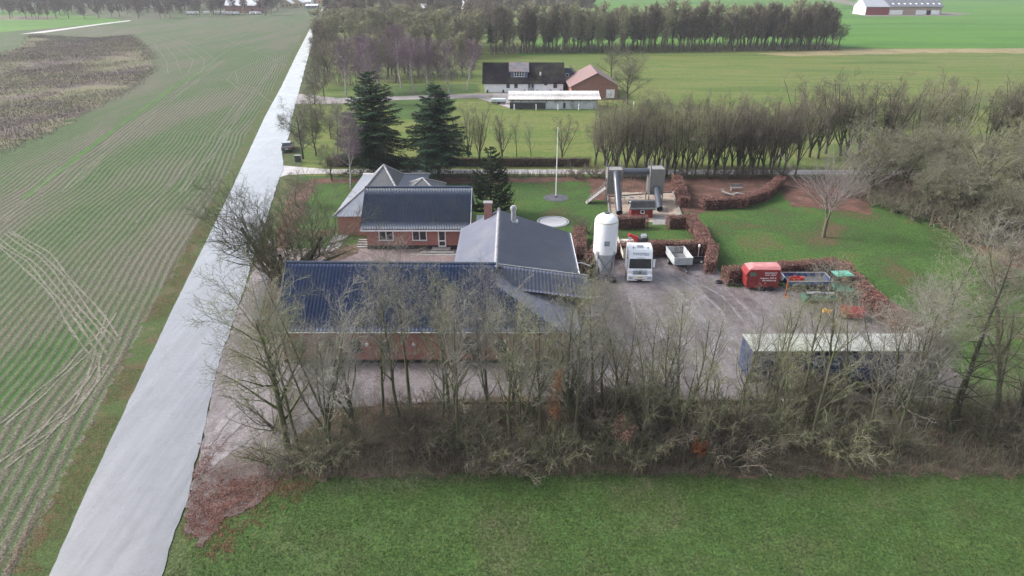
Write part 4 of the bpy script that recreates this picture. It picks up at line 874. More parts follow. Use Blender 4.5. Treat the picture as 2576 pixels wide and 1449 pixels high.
ub.slab([(6.1, 68.02, 3.02), (-1.35, 66.92, 5.96), (-5.4, 68.2, 3.4)], .14); ub.build('verge_board', MAT['dark'], fb, True)
rt = MB()
for i in range(48):
    y = 51.6+i*.32; rt.tube([(-1.35, y, 6.07), (-1.35, y+.33, 6.1)], [.15, .17], 8)
rt.build('ridge_tiles', MAT['ridge'], fb, True)
MB().tube([(6.2, 52.9, 2.98), (6.2, 68., 3.02)], .07, 6).build('gutter', MAT['whiteclean'], fb, True)
MB().b2(-1.75, -1.2, 0, .01, 0, .01)
ch = MB(); ch.b2(-2.85, -2.05, 66.3, 67., 4.6, 6.85); cho = ch.build('chimney', MAT['brick2'], fb, True)
MB().b2(-2.92, -1.98, 66.23, 67.07, 6.85, 6.97).build('chimney_cap', MAT['stone'], cho, True)
fl = MB(); fl.tube([(.15, 65, 5.2), (.15, 65, 6.7)], .26, 14); fl.tube([(.15, 65, 6.7), (.15, 65, 6.95)], .33, 14); fl.tube([(.15, 65, 6.98), (.15, 65, 7.1)], .2, 12); fl.b2(-.3, .6, 64.6, 65.4, 5.0, 5.5)
fl.build('roof_vent', MAT['steel'], fb, True)
for x in (-16.62, -14.42, -12.3, -10., -3.4, -.9, 1., 3.0):
    window(fb, x, 46.7, .95, .98, 1.12, MAT['stone'], mull=1, bar=1, fw=.05); MB().tube([(x-.52, 46.68, 2.07), (x-.25, 46.68, 2.17), (x+.25, 46.68, 2.17), (x+.52, 46.68, 2.07)], .05, 5).build('lintel', MAT['stone'], fb, True)
for x in (-11.35, -7.7):
    m = MB(); m.tube([(x, 46.7, 1.95), (x, 46.55, 1.95)], .03, 6); m.lathe([(.0, 1.72), (.12, 1.74), (.14, 1.86), (.08, 1.95), (0, 1.97)], x, 46.5, 12); m.build('wall_lamp', MAT['white'], fb, True)
for x in (-17.6, 4.2):
    MB().tube([(x, 46.6, .1), (x, 46.6, 2.9), (x, 46.3, 3.05)], .045, 6).build('downpipe', MAT['steel'], fb, True)
# ================================================================ brick house in the courtyard
bh = thing('brick_house', 'red brick house with a ribbed blue grey roof facing the courtyard', 'house', (-16.1, 71, 0))
w = MB(); w.b2(-16.1, -5.2, 71, 71.25, .5, 2.55); w.b2(-16.1, -15.85, 71.25, 79.4, .5, 2.55); w.b2(-5.45, -5.2, 71.25, 79.4, .5, 2.55); w.b2(-15.85, -5.45, 79.15, 79.4, .5, 2.55)
for x in (-16.1, -5.45): w.slab([(x, 71.05, 2.55), (x, 75.2, 5.72), (x, 79.35, 2.55)], .25, (1, 0, 0))
w.build('wall', MAT['brick'], bh, True)
MB().b2(-16.13, -5.17, 70.96, 79.43, 0, .5).build('plinth', MAT['plinth'], bh, True)
roof_part('corrugated_roof', MAT['sheet'], bh, [((-16.7, 70.55, 2.55), (-4.6, 70.55, 2.55), (-4.6, 75.15, 5.88), (-16.7, 75.15, 5.88), 68, 5, .055, .05),
    ((-16.7, 79.85, 2.55), (-4.6, 79.85, 2.55), (-4.6, 75.25, 5.88), (-16.7, 75.25, 5.88), 68, 5, .055, .05)])
u = MB(); u.slab([(-16.68, 70.57, 2.5), (-4.62, 70.57, 2.5), (-4.62, 75.2, 5.83), (-16.68, 75.2, 5.83)], .08); u.slab([(-16.68, 79.83, 2.5), (-4.62, 79.83, 2.5), (-4.62, 75.2, 5.82), (-16.68, 75.2, 5.82)], .08); u.build('roof_boards', MAT['dark'], bh, True)
MB().tube([(-16.72, 75.2, 5.98), (-4.58, 75.2, 5.98)], .12, 8).build('ridge_cap', MAT['sheet'], bh, True)
f = MB(); f.b2(-16.7, -4.6, 70.47, 70.53, 2.33, 2.5)
for s in (70.5, 79.9): f.slab([(-4.6, s, 2.36), (-4.52, s, 2.36), (-4.52, 75.2, 5.7), (-4.6, 75.2, 5.7)], .22, (0, 0, 1))
f.build('fascia', MAT['whiteclean'], bh, True)
for x in (-13.95, -10.25): window(bh, x, 71, 1.08, 1.62, 1.26, MAT['whiteclean'], fw=.09)
MB().b2(-14.85, -13.05, 70.86, 70.99, 1.0, 1.07).b2(-11.15, -9.35, 70.86, 70.99, 1.0, 1.07).build('window_sill', MAT['stone'], bh, True)
d = MB(); d.b2(-8.2, -8.08, 70.9, 70.99, .35, 2.34); d.b2(-7.45, -7.33, 70.9, 70.99, .35, 2.34); d.b2(-8.08, -7.45, 70.9, 70.99, 2.22, 2.34); d.b2(-8.08, -7.45, 70.91, 70.99, .35, .5); d.b2(-8.08, -7.45, 70.905, 70.99, 1.0, 1.12)
do = d.build('door', MAT['whiteclean'], bh, True); MB().b2(-8.08, -7.45, 70.95, 70.985, .5, 1.0).b2(-8.08, -7.45, 70.95, 70.985, 1.12, 2.22).build('pane', MAT['glass'], do, True)
MB().tube([(-7.39, 70.88, 1.3), (-7.55, 70.86, 1.3)], .015, 6).build('handle', MAT['steel'], do, True)
st = MB(); st.b2(-8.9, -6.85, 70.05, 70.95, 0, .33); st.b2(-10., -6.4, 69.55, 70.045, 0, .2); st.b2(-11.2, -5.8, 69.1, 69.545, 0, .09); st.build('entrance_steps', MAT['stone'], bh, True)
ss = MB()
for i in range(4): ss.b2(-17.5, -16.2, 71.4+i*.42, 71.78+i*.42, 0, .12+i*.12)
tag(ss.build('garden_steps', MAT['stone']), 'four low concrete garden steps beside the left corner of the brick house', 'steps')
# ================================================================ hipped house behind
A = V(965, 415, 84.); K = G(917, 474, 4.1); C = G(837, 545, 2.5)
hh = thing('hipped_house', 'brick house with a tall hipped slate roof behind the ribbed roof', 'house', (A[0], 84, 0))
ax, ay, az = A; kx, ky = ax-K[0], ay-K[1]; cx, cy = ax-C[0], ay-C[1]
def ringp(hx, hy, z): return [(ax-hx, ay-hy, z), (ax+hx, ay-hy, z), (ax+hx, ay+hy, z), (ax-hx, ay+hy, z)]
r1, r2 = ringp(kx, ky, K[2]), ringp(cx, cy, C[2])
m = MB(); m.add([A]+r1, [(0, 1, 2), (0, 2, 3), (0, 3, 4), (0, 4, 1)]); m.build('hip_roof', MAT['slate'], hh, True)
m = MB(); m.add(r1+r2, [(0, 4, 5, 1), (1, 5, 6, 2), (2, 6, 7, 3), (3, 7, 4, 0)]); m.build('lower_roof', solid('sky_lit_slate', (.15, .165, .2), .5, .1, 1.), hh, True)  # paler slate on the shallow skirt, sky light put into its colour
m = MB(); [m.tube([A, r1[i], r2[i]], .14, 6) for i in range(4)]; m.build('hip_tiles', MAT['ridge'], hh, True)
m = MB(); m.b2(ax-cx+.4, ax+cx-.4, ay-cy+.4, ay+cy-.4, 0, 2.5); m.build('wall', MAT['brick'], hh, True)
T2 = V(1063, 448, 83.); m = MB(); q = [(T2[0]-2.6, 80, 3.2), (T2[0]+2.6, 80, 3.2), (T2[0]+2.6, 86, 3.2), (T2[0]-2.6, 86, 3.2)]
m.add([T2]+q, [(0, 1, 2), (0, 2, 3), (0, 3, 4), (0, 4, 1)]); m.build('small_hip_roof', MAT['slate'], hh, True)
m = MB(); [m.tube([T2, q[i]], .11, 6) for i in range(4)]; m.build('small_hip_tiles', MAT['ridge'], hh, True)
# ================================================================ greenhouse
gh = thing('greenhouse', 'pale glass greenhouse between the brick house and the chimney', 'greenhouse', (-3.1, 75, 0))
x0, x1, y0, y1 = -4.1, -.3, 74.4, 77.2
fr = MB()
for x in np.linspace(x0, x1, 6): fr.tube([(x, y0, 0), (x, y0, 1.7), (x, (y0+y1)/2, 2.35), (x, y1, 1.7), (x, y1, 0)], .025, 5)
for y, z in ((y0, 1.7), (y1, 1.7), ((y0+y1)/2, 2.35), (y0, .1)): fr.tube([(x0, y, z), (x1, y, z)], .03, 5)
fr.build('frame', MAT['whiteclean'], gh, True)
gm, t_, b_ = newmat('milky_glass'); b_.inputs['Base Color'].default_value = (.55, .72, .72, 1); b_.inputs['Roughness'].default_value = .15; b_.inputs['Alpha'].default_value = .72
gl_ = MB(); gl_.slab([(x0, y0, 1.7), (x1, y0, 1.7), (x1, (y0+y1)/2, 2.35), (x0, (y0+y1)/2, 2.35)], .01); gl_.slab([(x0, y1, 1.7), (x1, y1, 1.7), (x1, (y0+y1)/2, 2.35), (x0, (y0+y1)/2, 2.35)], .01); gl_.b2(x0, x1, y0, y0+.01, .1, 1.68); gl_.b2(x0, x0+.01, y0+.02, y1, .1, 1.68); gl_.b2(x1-.01, x1, y0+.02, y1, .1, 1.68)
gl_.build('glazing', gm, gh, True)
# ================================================================ garden wall, bins, pillar
gw = thing('garden_wall', 'low red brick wall with dark tile coping between the road and the large lime', 'wall', (-22, 58, 0))
wp = [(-18.6, 52.3), (-21.95, 52.3), (-25.2, 66.2)]
m = MB(); m.slab([(-18.6, 52.2, 0), (-22.05, 52.2, 0), (-22.05, 52.45, 0), (-18.6, 52.45, 0)], 1., (0, 0, 1)); m.slab([(-22.15, 52.2, 0), (-21.9, 52.2, 0), (-25.1, 66.2, 0), (-25.35, 66.2, 0)], 1., (0, 0, 1)); m.build('wall', MAT['brick'], gw, True)
m = MB()
for i in range(17): m.box(-18.75-i*.2, 52.32, 1.0, .15, .42, .07)
m.slab([(-22.35, 52.1, 1.01), (-21.8, 52.1, 1.01), (-25., 66.3, 1.01), (-25.55, 66.3, 1.01)], .09, (0, 0, 1)); m.build('coping', MAT['slate'], gw, True)
patch('terracotta_strip', [(-21.7, 52.6), (-21.0, 52.6), (-24., 66), (-24.7, 66)], .09, solid('terracotta_paving', (.17, .07, .05), .8, .15, 4.), 1, 0)
gp_ = thing('gate_pillar', 'brick gate pillar with grey cap behind the trunks of the large lime', 'pillar', (*G(680, 640)[:2], 0))
MB().box(0, 0, 0, .55, .55, 1.25).build('pillar', MAT['brick'], gp_); MB().box(0, 0, 1.25, .7, .7, .12).build('cap', MAT['stone'], gp_)
def bin_(x, y, lab, rz):
    t = thing('wheelie_bin', lab, 'bin', (x, y, 0), rz, 'dark bins by the barn gable')
    m = MB(); m.add([(-.26, -.3, .08), (.26, -.3, .08), (.26, .25, .08), (-.26, .25, .08), (-.3, -.36, .98), (.3, -.36, .98), (.3, .36, .98), (-.3, .36, .98)], [(0, 3, 2, 1), (4, 5, 6, 7), (0, 1, 5, 4), (1, 2, 6, 5), (2, 3, 7, 6), (3, 0, 4, 7)]); m.build('body', MAT['dark'], t)
    m = MB(); m.slab([(-.33, -.4, 1.0), (.33, -.4, 1.0), (.33, .38, 1.09), (-.33, .38, 1.09)], .05); m.build('lid', MAT['black'], t)
    for s in (-.27, .27): MB().tube([(s-.03, .27, .1), (s+.03, .27, .1)], .1, 10).build('wheel', MAT['black'], t)
bin_(-20.9, 51.2, 'dark wheelie bin left of its twin beside the barn gable', .1); bin_(-20.1, 51.3, 'dark wheelie bin nearest the blue barn roof', -.1)
eb = thing('electric_cabinet', 'small dark green cabinet on the verge behind the parked car', 'cabinet', (*G(750, 408)[:2], 0)); MB().box(0, 0, 0, .9, .4, 1.1).build('body', MAT['dark'], eb, bev=.02); MB().box(0, 0, 1.1, 1., .5, .06).build('lid', MAT['steel'], eb)
# ================================================================ silo
si = thing('silo', 'tall white feed silo with a grey cone bottom on four steel legs', 'silo', (9.25, 63.2, 0))
R0 = 1.17
MB().lathe([(R0, 2.95), (R0, 6.05), (R0*.98, 6.25), (R0*.85, 6.55), (R0*.55, 6.8), (.25, 6.92), (.22, 6.92)], 0, 0, 40).build('tank', MAT['whiteclean'], si)
sdirt, t_, b_ = newmat('algae_streak'); b_.inputs['Base Color'].default_value = (.34, .36, .16, 1); b_.inputs['Roughness'].default_value = .8
m = MB()
for a in np.linspace(0, 6.283, 70): 
    r_ = rng.random(); m.box(math.cos(a)*(R0*.985), math.sin(a)*(R0*.985), 6.17-.03*r_, .09, .02, .05+.05*r_, a+1.57)
m.build('algae_rim', sdirt, si)
MB().lathe([(R0-.001, 3.0), (R0-.02, 2.94), (.38, .85), (.36, .6)], 0, 0, 40).build('hopper', solid('grey_glassfibre', (.5, .53, .56), .45, .08, 2.), si)
MB().lathe([(0, 7.0), (.27, 7.0), (.27, 6.9)], 0, 0, 20, False).build('lid', MAT['dark'], si)
for i in range(4):
    a = .8+i*1.5708; x, y = math.cos(a)*1.12, math.sin(a)*1.12
    MB().box(x, y, 0, .13, .13, 3.2, a).box(x, y, 2.95, .3, .14, .3, a+1.57).build('leg', MAT['steel'], si)
m = MB()
for i in range(4):
    a, b = .8+i*1.5708, .8+(i+1)*1.5708; P0 = lambda q, z: (math.cos(q)*1.12, math.sin(q)*1.12, z); m.tube([P0(a, .4), P0(b, 2.8)], .02, 5); m.tube([P0(b, .4), P0(a, 2.8)], .02, 5)
m.build('cross_brace', MAT['dark'], si); MB().box(0, -R0-.005, 3.95, .5, .02, .48).build('sign_plate', solid('grey_blue_plate', (.16, .2, .26), .5), si)
mm = solid('white_marks', (.6, .64, .68), .5)
MB().box(0, -R0-.02, 4.26, .3, .01, .05).box(-.1, -R0-.02, 4.05, .06, .01, .15).box(.1, -R0-.02, 4.03, .06, .01, .15).build('sign_marks', mm, si)
MB().box(.7, -1.1, 0, .9, .6, .5).tube([(.2, -.9, .7), (1.1, -1.2, .5)], .1, 8).build('auger_box', MAT['dark'], si)
tag(MB().tube([(6.0, 62.6, 1.9), (6.9, 62.5, 2.0), (7.7, 62.2, 1.8)], .06, 8).build('feed_pipe', MAT['whiteclean']), 'pale pipe from the barn eave towards the silo', 'pipe')
# ================================================================ wheels
def wheel(parent, x, y, r, w_, name='wheel'):
    m = MB(); n = 20; prof = [(r*.55, -w_/2), (r*.93, -w_/2), (r, -w_/2+.04), (r, w_/2-.04), (r*.93, w_/2), (r*.55, w_/2)]
    vs = [(x+u, y+q*math.cos(6.28318*j/n), r+q*math.sin(6.28318*j/n)) for q, u in prof for j in range(n)]
    m.add(vs, [(i*n+j, i*n+(j+1) % n, (i+1)*n+(j+1) % n, (i+1)*n+j) for i in range(5) for j in range(n)], True); o = m.build(name, MAT['black'], parent)
    MB().tube([(x-w_*.42, y, r), (x+w_*.42, y, r)], r*.56, 14).build('rim', MAT['steel'], o); return o
# ================================================================ truck (front faces -y)
tr = thing('crane_truck', 'white flatbed truck with a folded red crane, facing the camera by the silo', 'truck', (12.72, 62.15, 0), -.03)
m = MB(); prof = [(.0, .55), (-.06, 1.3), (.12, 1.45), (.34, 2.5), (.42, 2.62), (.62, 3.25), (1.0, 3.42), (2.2, 3.45), (2.2, .8), (.9, .8)]
m.prism(prof, -1.22, 1.22); cab = m.build('cab', MAT['whiteclean'], tr, bev=.09)
m = MB(); m.slab([(-1.1, .085, 1.5), (1.1, .085, 1.5), (1.04, .315, 2.48), (-1.04, .315, 2.48)], .03, (0, -1, .1)); m.build('windscreen', MAT['glass'], tr, bev=.01)
m = MB(); m.box(0, -.02, .28, 2.46, .5, .62); m.build('bumper', MAT['whiteclean'], tr, bev=.06)
m = MB(); m.prism([(.1, 2.5), (.22, 2.52), (.48, 3.2), (.4, 3.22)], -1.12, 1.12); m.build('sun_visor', MAT['whiteclean'], tr, bev=.03)
ML = solid('dark_grille_line', (.03, .04, .06), .5)
g_ = MB(); [g_.box(0, -.075, 1.2-.11*i, 1.5-.1*i, .02, .025) for i in range(3)]; g_.box(0, -.085, .86, 1.45, .04, .07); g_.box(0, -.28, .42, 1., .02, .05); g_.build('grille', ML, tr)
for s in (-1, 1):
    MB().box(.93*s, -.27, .5, .42, .04, .2).build('headlight', MAT['steel'], tr, bev=.02)
    MB().box(1.38*s, .3, 1.55, .2, .14, .85).build('mirror', MAT['whiteclean'], tr, bev=.04)
    MB().tube([(1.38*s, .3, 2.4), (1.15*s, .45, 2.55)], .03, 6).build('mirror_arm', MAT['dark'], tr)
    MB().slab([(1.235*s, .45, 1.5), (1.235*s, 1.15, 1.5), (1.235*s, 1.1, 2.25), (1.235*s, .62, 2.25)], .01, (s, 0, 0)).build('side_window', MAT['glass'], tr)
    MB().tube([(.72*s, .66, 3.42), (.72*s, .66, 3.56)], .09, 10).build('beacon', MAT['steel'], tr)
MB().box(0, 1.15, 3.44, .62, .5, .05).build('roof_hatch', MAT['steel'], tr, bev=.02)
MB().box(0, -.285, .62, .48, .015, .12).build('number_plate', solid('yellow_plate', (.7, .5, .03), .4), tr)
MB().box(0, -.285, .3, .48, .015, .12).build('lower_plate', ML, tr)
txt = solid('blue_grey_letters', (.12, .2, .3), .5)
rx_ = math.atan2(.72, .3)
lettering('TYVSTED', .34, txt, tr, (0, .245, 2.93), (rx_, 0, 0), 'name_lettering', .004, 1.15)
lettering('Transporter', .13, txt, tr, (0, .115, 2.62), (rx_, 0, 0), 'small_lettering', .002, 1.2)
lettering('jorgen.k@tyv-k.dk', .17, txt, tr, (0, -.075, 1.335), (1.6, 0, 0), 'address_lettering', .003, 1.05)
em = MB(); em.tube([(0, -.1, 1.1), (0, -.12, 1.1)], .11, 20); emo = em.build('emblem', ML, tr)
e2 = MB(); n = 24
for k in range(n):
    a0, a1 = 6.28318*k/n, 6.28318*(k+1)/n; e2.tube([(.095*math.cos(a0), -.128, 1.1+.095*math.sin(a0)), (.095*math.cos(a1), -.128, 1.1+.095*math.sin(a1))], .01, 4, False)
for a in (1.5708, 3.665, 5.76): e2.tube([(0, -.128, 1.1), (.09*math.cos(a), -.128, 1.1+.09*math.sin(a))], [.018, .005], 4)
e2.build('emblem_star', MAT['steel'], emo)
MB().b2(-.45, -.1, 1.5, 9., .7, .9).b2(.1, .45, 1.5, 9., .7, .9).build('chassis', MAT['dark'], tr)
m = MB(); m.b2(-1.25, 1.25, 3.6, 9., 1.05, 1.2); m.b2(-1.27, -1.23, 3.6, 9., 1.2, 1.6); m.b2(1.23, 1.27, 3.6, 9., 1.2, 1.6); m.b2(-1.2, 1.2, 3.58, 3.62, 1.2, 2.2); m.build('flatbed', solid('beige_bed', (.5, .46, .4), .6, .15), tr)
for s in (-1, 1):
    for y in (1.1, 6.6, 7.8): wheel(tr, 1.05*s, y, .5, .3)
cr_ = thing('x', None, None); bpy.data.objects.remove(cr_)
m = MB(); m.box(0, 2.75, .95, .9, .7, 1.5); m.tube([(0, 2.75, 2.3), (0, 2.8, 3.5)], .2, 8); m.box(.45, 2.8, 3.35, 1.1, .5, .45, .3, .3); co = m.build('crane_base', MAT['dark'], tr)
m = MB(); m.box(-.45, 2.75, 3.65, 1.15, .36, .34, 0, 0, .38); m.box(-.05, 2.7, 3.3, .9, .3, .3, .1, 0, .5); m.build('crane_boom', MAT['brightred'], tr, bev=.04)
m = MB(); m.tube([(-.85, 2.5, 3.72), (-.85, 2.6, 3.72)], .17, 12); m.box(.55, 2.7, 3.85, .5, .4, .25, .2, .3); m.build('crane_joint', MAT['steel'], tr)
# ================================================================ grey tipping trailer
gt = thing('grey_trailer', 'empty grey box trailer with open top and drawbar on the gravel yard', 'trailer', (17.75, 65.2, 0), .06)
m = MB(); al = solid('dull_aluminium', (.5, .52, .53), .5, .1, 3., metal=.2, dirt=(.33, .34, .33))
for k in range(3):
    z = .62+k*.25; e = .0 if k % 2 else .02
    m.b2(-.95-e, .95+e, -.04-e, .02, z, z+.24); m.b2(-.95-e, .95+e, 3.3, 3.36+e, z, z+.24); m.b2(-.97-e, -.91, .021, 3.299, z, z+.24); m.b2(.91, .97+e, .021, 3.299, z, z+.24)
m.b2(-1.0, 1.0, -.06, -.0, 1.365, 1.41); m.b2(-1.0, -.9, 0.001, 3.4, 1.365, 1.41); m.b2(.9, 1.0, 0.001, 3.4, 1.365, 1.41); m.build('box_sides', al, gt)
MB().b2(-.905, .905, .022, 3.298, .6, .66).build('bed', solid('grey_bed', (.13, .13, .14), .7), gt)
m = MB(); m.b2(-.85, .85, .05, 3.25, .5, .595); m.tube([(-.6, .1, .5), (0, -1.3, .45)], .045, 6); m.tube([(.6, .1, .5), (0, -1.3, .45)], .045, 6); m.tube([(0, .1, .42), (0, -1.35, .45)], .05, 6); m.tube([(.2, -1.1, .0), (.2, -1.1, .75)], .04, 6); m.build('drawbar', MAT['dark'], gt)
MB().tube([(0, -1.3, .45), (0, -1.5, .5)], .07, 8).build('coupling', MAT['steel'], gt)
for s in (-1, 1): wheel(gt, 1.02*s, 1.7, .34, .2)
# black implement with a post
im = thing('black_implement', 'black metal implement with an upright white tipped post beside the grey trailer', 'implement', (19.9, 66.6, 0))
m = MB(); m.b2(-.9, .9, -.5, -.4, .35, .75); m.b2(-.9, .9, .4, .5, .35, .75); m.b2(-.95, -.87, -.39, .39, .3, .5); m.b2(.87, .95, -.39, .39, .3, .5); m.tube([(-.8, -.7, 0), (-.8, -.5, .4)], .04, 5); m.tube([(.8, -.7, 0), (.8, -.5, .4)], .04, 5); m.tube([(0, -.95, .3), (.4, -.45, .5)], .04, 5); m.build('frame', MAT['dark'], im)
MB().tube([(-.1, .6, .0), (-.1, .6, 1.8)], .04, 6).build('post', MAT['steel'], im); MB().box(-.1, .6, 1.8, .18, .18, .28).box(0, -.52, .45, .2, .04, .2).build('white_caps', MAT['white'], im, bev=.03)
# ================================================================ horse box
hb = thing('horse_box', 'faded red covered trailer with white lettering parked before the brown hedge', 'trailer', (22.6, 60.1, 0), -.02)
L, W_, H_ = 3.25, 1.7, 2.45
prof = [(0.12, .45), (0, 1.55), (.0, 1.7), (.18, 2.15), (.3, 2.28)]
m = MB(); 
side = [(0.1, .42), (L, .42), (L, 2.28), (.32, 2.28), (.12, 2.1), (-.08, 1.68), (.08, 1.5)]
m.prism([(a, b) for a, b in side], 0, W_, 'y'); m.build('body', MAT['redpaint'], hb, bev=.05)
m = MB(); m.add([(.18, .04, 2.26), (L+.02, .04, 2.26), (L+.02, W_-.04, 2.26), (.18, W_-.04, 2.26), (.75, .35, 2.5), (L-.02, .3, 2.52), (L-.02, W_-.3, 2.52), (.75, W_-.35, 2.5)], [(0, 1, 5, 4), (1, 2, 6, 5), (2, 3, 7, 6), (3, 0, 4, 7), (4, 5, 6, 7)])
m.build('roof', solid('faded_pink_red_roof', (.42, .17, .17), .45, .1, 1.5, dirt=(.5, .28, .28)), hb, bev=.03)
MB().box(.62, -.012, 1.62, .55, .02, .38).build('side_window', solid('green_tinted_window', (.08, .16, .12), .2), hb, bev=.05)
m = MB(); m.box(L/2, -.03, .42, L-.1, .05, .07); m.box(2.1, -.06, .42, .95, .08, .35); m.build('mudguard', MAT['redpaint'], hb, bev=.02)
for x in (1.75, 2.45):
    for y in (-.02, W_+.02):
        mm_ = MB(); n = 18; mm_.tube([(x, y-.09, .31), (x, y+.09, .31)], .31, n); mm_.build('wheel', MAT['black'], hb)
m = MB(); m.tube([(0.1, .5, .42), (-1.1, .85, .45)], .04, 6); m.tube([(.1, 1.2, .42), (-1.1, .85, .45)], .04, 6); m.tube([(-.9, .85, .0), (-.9, .85, .8)], .035, 6); m.build('drawbar', MAT['dark'], hb)
wl = solid('white_lettering', (.72, .72, .72), .6, .05, 8., dirt=(.55, .4, .38))
lettering('Autotransport', .21, wl, hb, (2.3, -.035, 1.98), (1.5708, 0, 0), 'side_lettering', .006, .95)
lettering('Auto repair', .21, wl, hb, (2.3, -.035, 1.76), (1.5708, 0, 0), 'side_lettering', .006, 1.1)
lettering('Lang hum. 7557 41', .2, wl, hb, (2.15, -.035, 1.42), (1.5708, 0, 0), 'side_lettering', .008, 1.0)
lettering('alle maskiner kør', .2, wl, hb, (2.25, -.035, 1.18), (1.5708, 0, 0), 'side_lettering', .008, .95)
lettering('a/s', .16, wl, hb, (1.9, -.035, .92), (1.5708, 0, 0), 'side_lettering', .004)
ty = MB(); ty.lathe([(.18, 0), (.3, .03), (.32, .12), (.3, .2), (.18, .22)], 0, 0, 20); tyo = ty.build('loose_tyre', MAT['black']); tyo.location = (20.6, 61.9, .06); tag(tyo, 'loose black tyre lying at the left end of the hedge behind the horse box', 'tyre')
# ================================================================ blue flatbed trailer, hose, green machines
bt_ = thing('blue_trailer', 'low open blue and grey trailer carrying a coiled red hose', 'trailer', (28.9, 60.1, 0), .0)
x0, x1, y0, y1 = -2.1, 2.2, 0, 2.1
blue = solid('blue_dropside', (.02, .055, .2), .45, .15, 2., dirt=(.06, .08, .16))
MB().b2(x0, x1, y0, y1, .6, .7).build('bed', solid('dark_ply_bed', (.07, .075, .085), .6, .3, 2.), bt_)
MB().b2(x0, x1, y0-.05, y0, .7, 1.02).b2(x0, x1, y1, y1+.05, .7, 1.02).b2(x1, x1+.05, y0, y1, .7, 1.02).b2(x0-.05, x0, y0, y1, .7, 1.02).build('dropside', blue, bt_)
MB().b2(x0-.05, x1+.05, y0-.07, y0+.01, 1.02, 1.1).b2(x0-.05, x1+.05, y1-.01, y1+.07, 1.02, 1.1).b2(x1, x1+.07, y0+.011, y1-.011, 1.02, 1.1).b2(x0-.07, x0, y0+.011, y1-.011, 1.02, 1.1).build('rail', MAT['steel'], bt_)
MB().tube([(x0, .7, .55), (x0-1.4, 1.05, .5)], .05, 6).tube([(x0, 1.4, .55), (x0-1.4, 1.05, .5)], .05, 6).b2(x0+.1, x1-.1, .2, 1.9, .5, .595).build('drawbar', MAT['dark'], bt_)
MB().box(x0-.45, .7, .9, .16, .5, .6, .3, .5).build('front_toolbox', MAT['whiteclean'], bt_, bev=.04)
for x in (0, .75):
    for y in (-.02, 2.1):
        MB().tube([(x, y-.1, .3), (x, y+.1, .3)], .3, 16).build('wheel', MAT['black'], bt_)
hs = MB()
for k in range(4):
    pts = [(math.cos(a)*(.72-.03*k)*(1+.08*math.sin(3*a+k)), math.sin(a)*(.36-.02*k), .08+.085*k+.03*math.sin(2*a+k)) for a in np.linspace(0, 6.28318, 33)]
    hs.tube(pts, .065, 8, False)
ho = hs.build('hose_coil', solid('red_hose', (.45, .012, .012), .45)); ho.location = (27.95, 61.05, .7); tag(ho, 'coil of bright red hose lying on the blue trailer', 'hose')
gr = thing('green_loader', 'small green roofed machine parked right of the blue trailer', 'machine', (31.6, 58.9, 0), .05)
turq = solid('turquoise_roof', (.10, .42, .32), .4, .1, 2., dirt=(.2, .42, .36)); dkg = solid('dark_green_paint', (.03, .12, .08), .5, .2, 3.)
m = MB(); m.b2(-.85, .85, .1, 1.35, 2.02, 2.14); m.b2(-.7, .7, .25, 1.2, 2.14, 2.2); m.build('roof', turq, gr, bev=.05)
m = MB(); [m.b2(a-.04, a+.04, b-.04, b+.04, .5, 2.03) for a in (-.75, .75) for b in (.2, 1.25)]; m.b2(-.75, .75, .2, .24, 1.9, 2.0); m.build('cab_frame', MAT['dark'], gr)
m = MB(); m.b2(-.7, .7, -.9, 1.4, .45, .95); m.b2(-.55, .55, -1.3, -.5, .7, 1.15); m.build('body', dkg, gr, bev=.06)
MB().b2(-.3, .3, .5, 1.0, .95, 1.15).b2(-.3, .3, .95, 1.08, 1.15, 1.6).build('seat', MAT['black'], gr, bev=.04)
MB().tube([(-.6, -.5, .9), (-.55, -1.6, 1.2), (-.5, -2.1, .3)], .07, 6).tube([(.6, -.5, .9), (.55, -1.6, 1.2), (.5, -2.1, .3)], .07, 6).build('lift_arm', MAT['dark'], gr)
for s in (-1, 1):
    for y in (-.6, 1.0): wheel(gr, .82*s, y, .42, .28)
ge = thing('green_baler', 'low green and grey machine with pipes in front of the blue trailer', 'machine', (29.0, 57.6, 0), .0)
MB().b2(-1.5, 1.3, -.3, .5, .25, .55).b2(-1.7, -1.3, -.5, .5, .15, .8).build('frame', dkg, ge, bev=.04)
MB().tube([(-1.4, .0, .95), (-.4, .05, 1.0), (.2, .05, .97), (1.1, .0, .95)], [.14, .15, .06, .15], 10).build('drum', MAT['steel'], ge)
MB().b2(-1.5, -1.0, -.2, .3, .8, 1.0).tube([(-1.0, 0, .9), (.1, -.4, .9), (.4, .1, .7)], .06, 6).build('hoses', MAT['dark'], ge, bev=.03)
for s in (-1, 1): wheel(ge, 1.0*s, .1, .32, .18)
pp = thing('rusty_post_stand', 'rusty upright steel stand between the horse box and blue trailer', 'stand', (*G(1975, 745)[:2], 0)); MB().box(0, 0, 0, .12, .12, 1.7).box(0, -.2, 0, .5, .5, .08).build('post', solid('rust', (.25, .08, .03), .8, .3, 5.), pp)
ri = thing('red_implement', 'red sloping machine cover half hidden by pale branches near the hedge end', 'machine', (*G(2140, 802)[:2], 0), -.25)
MB().prism([(-.6, .35), (.7, .35), (.7, 1.0), (.1, 1.15), (-.55, .8)], -.95, .95).build('cover', MAT['redpaint'], ri, bev=.05)
MB().b2(-.85, .85, -.5, .6, .15, .34).tube([(-.9, -.5, .3), (-1.6, -.7, .35)], .05, 6).build('frame', MAT['dark'], ri)
for s in (-1, 1): wheel(ri, .95*s, .2, .28, .16)
MB()
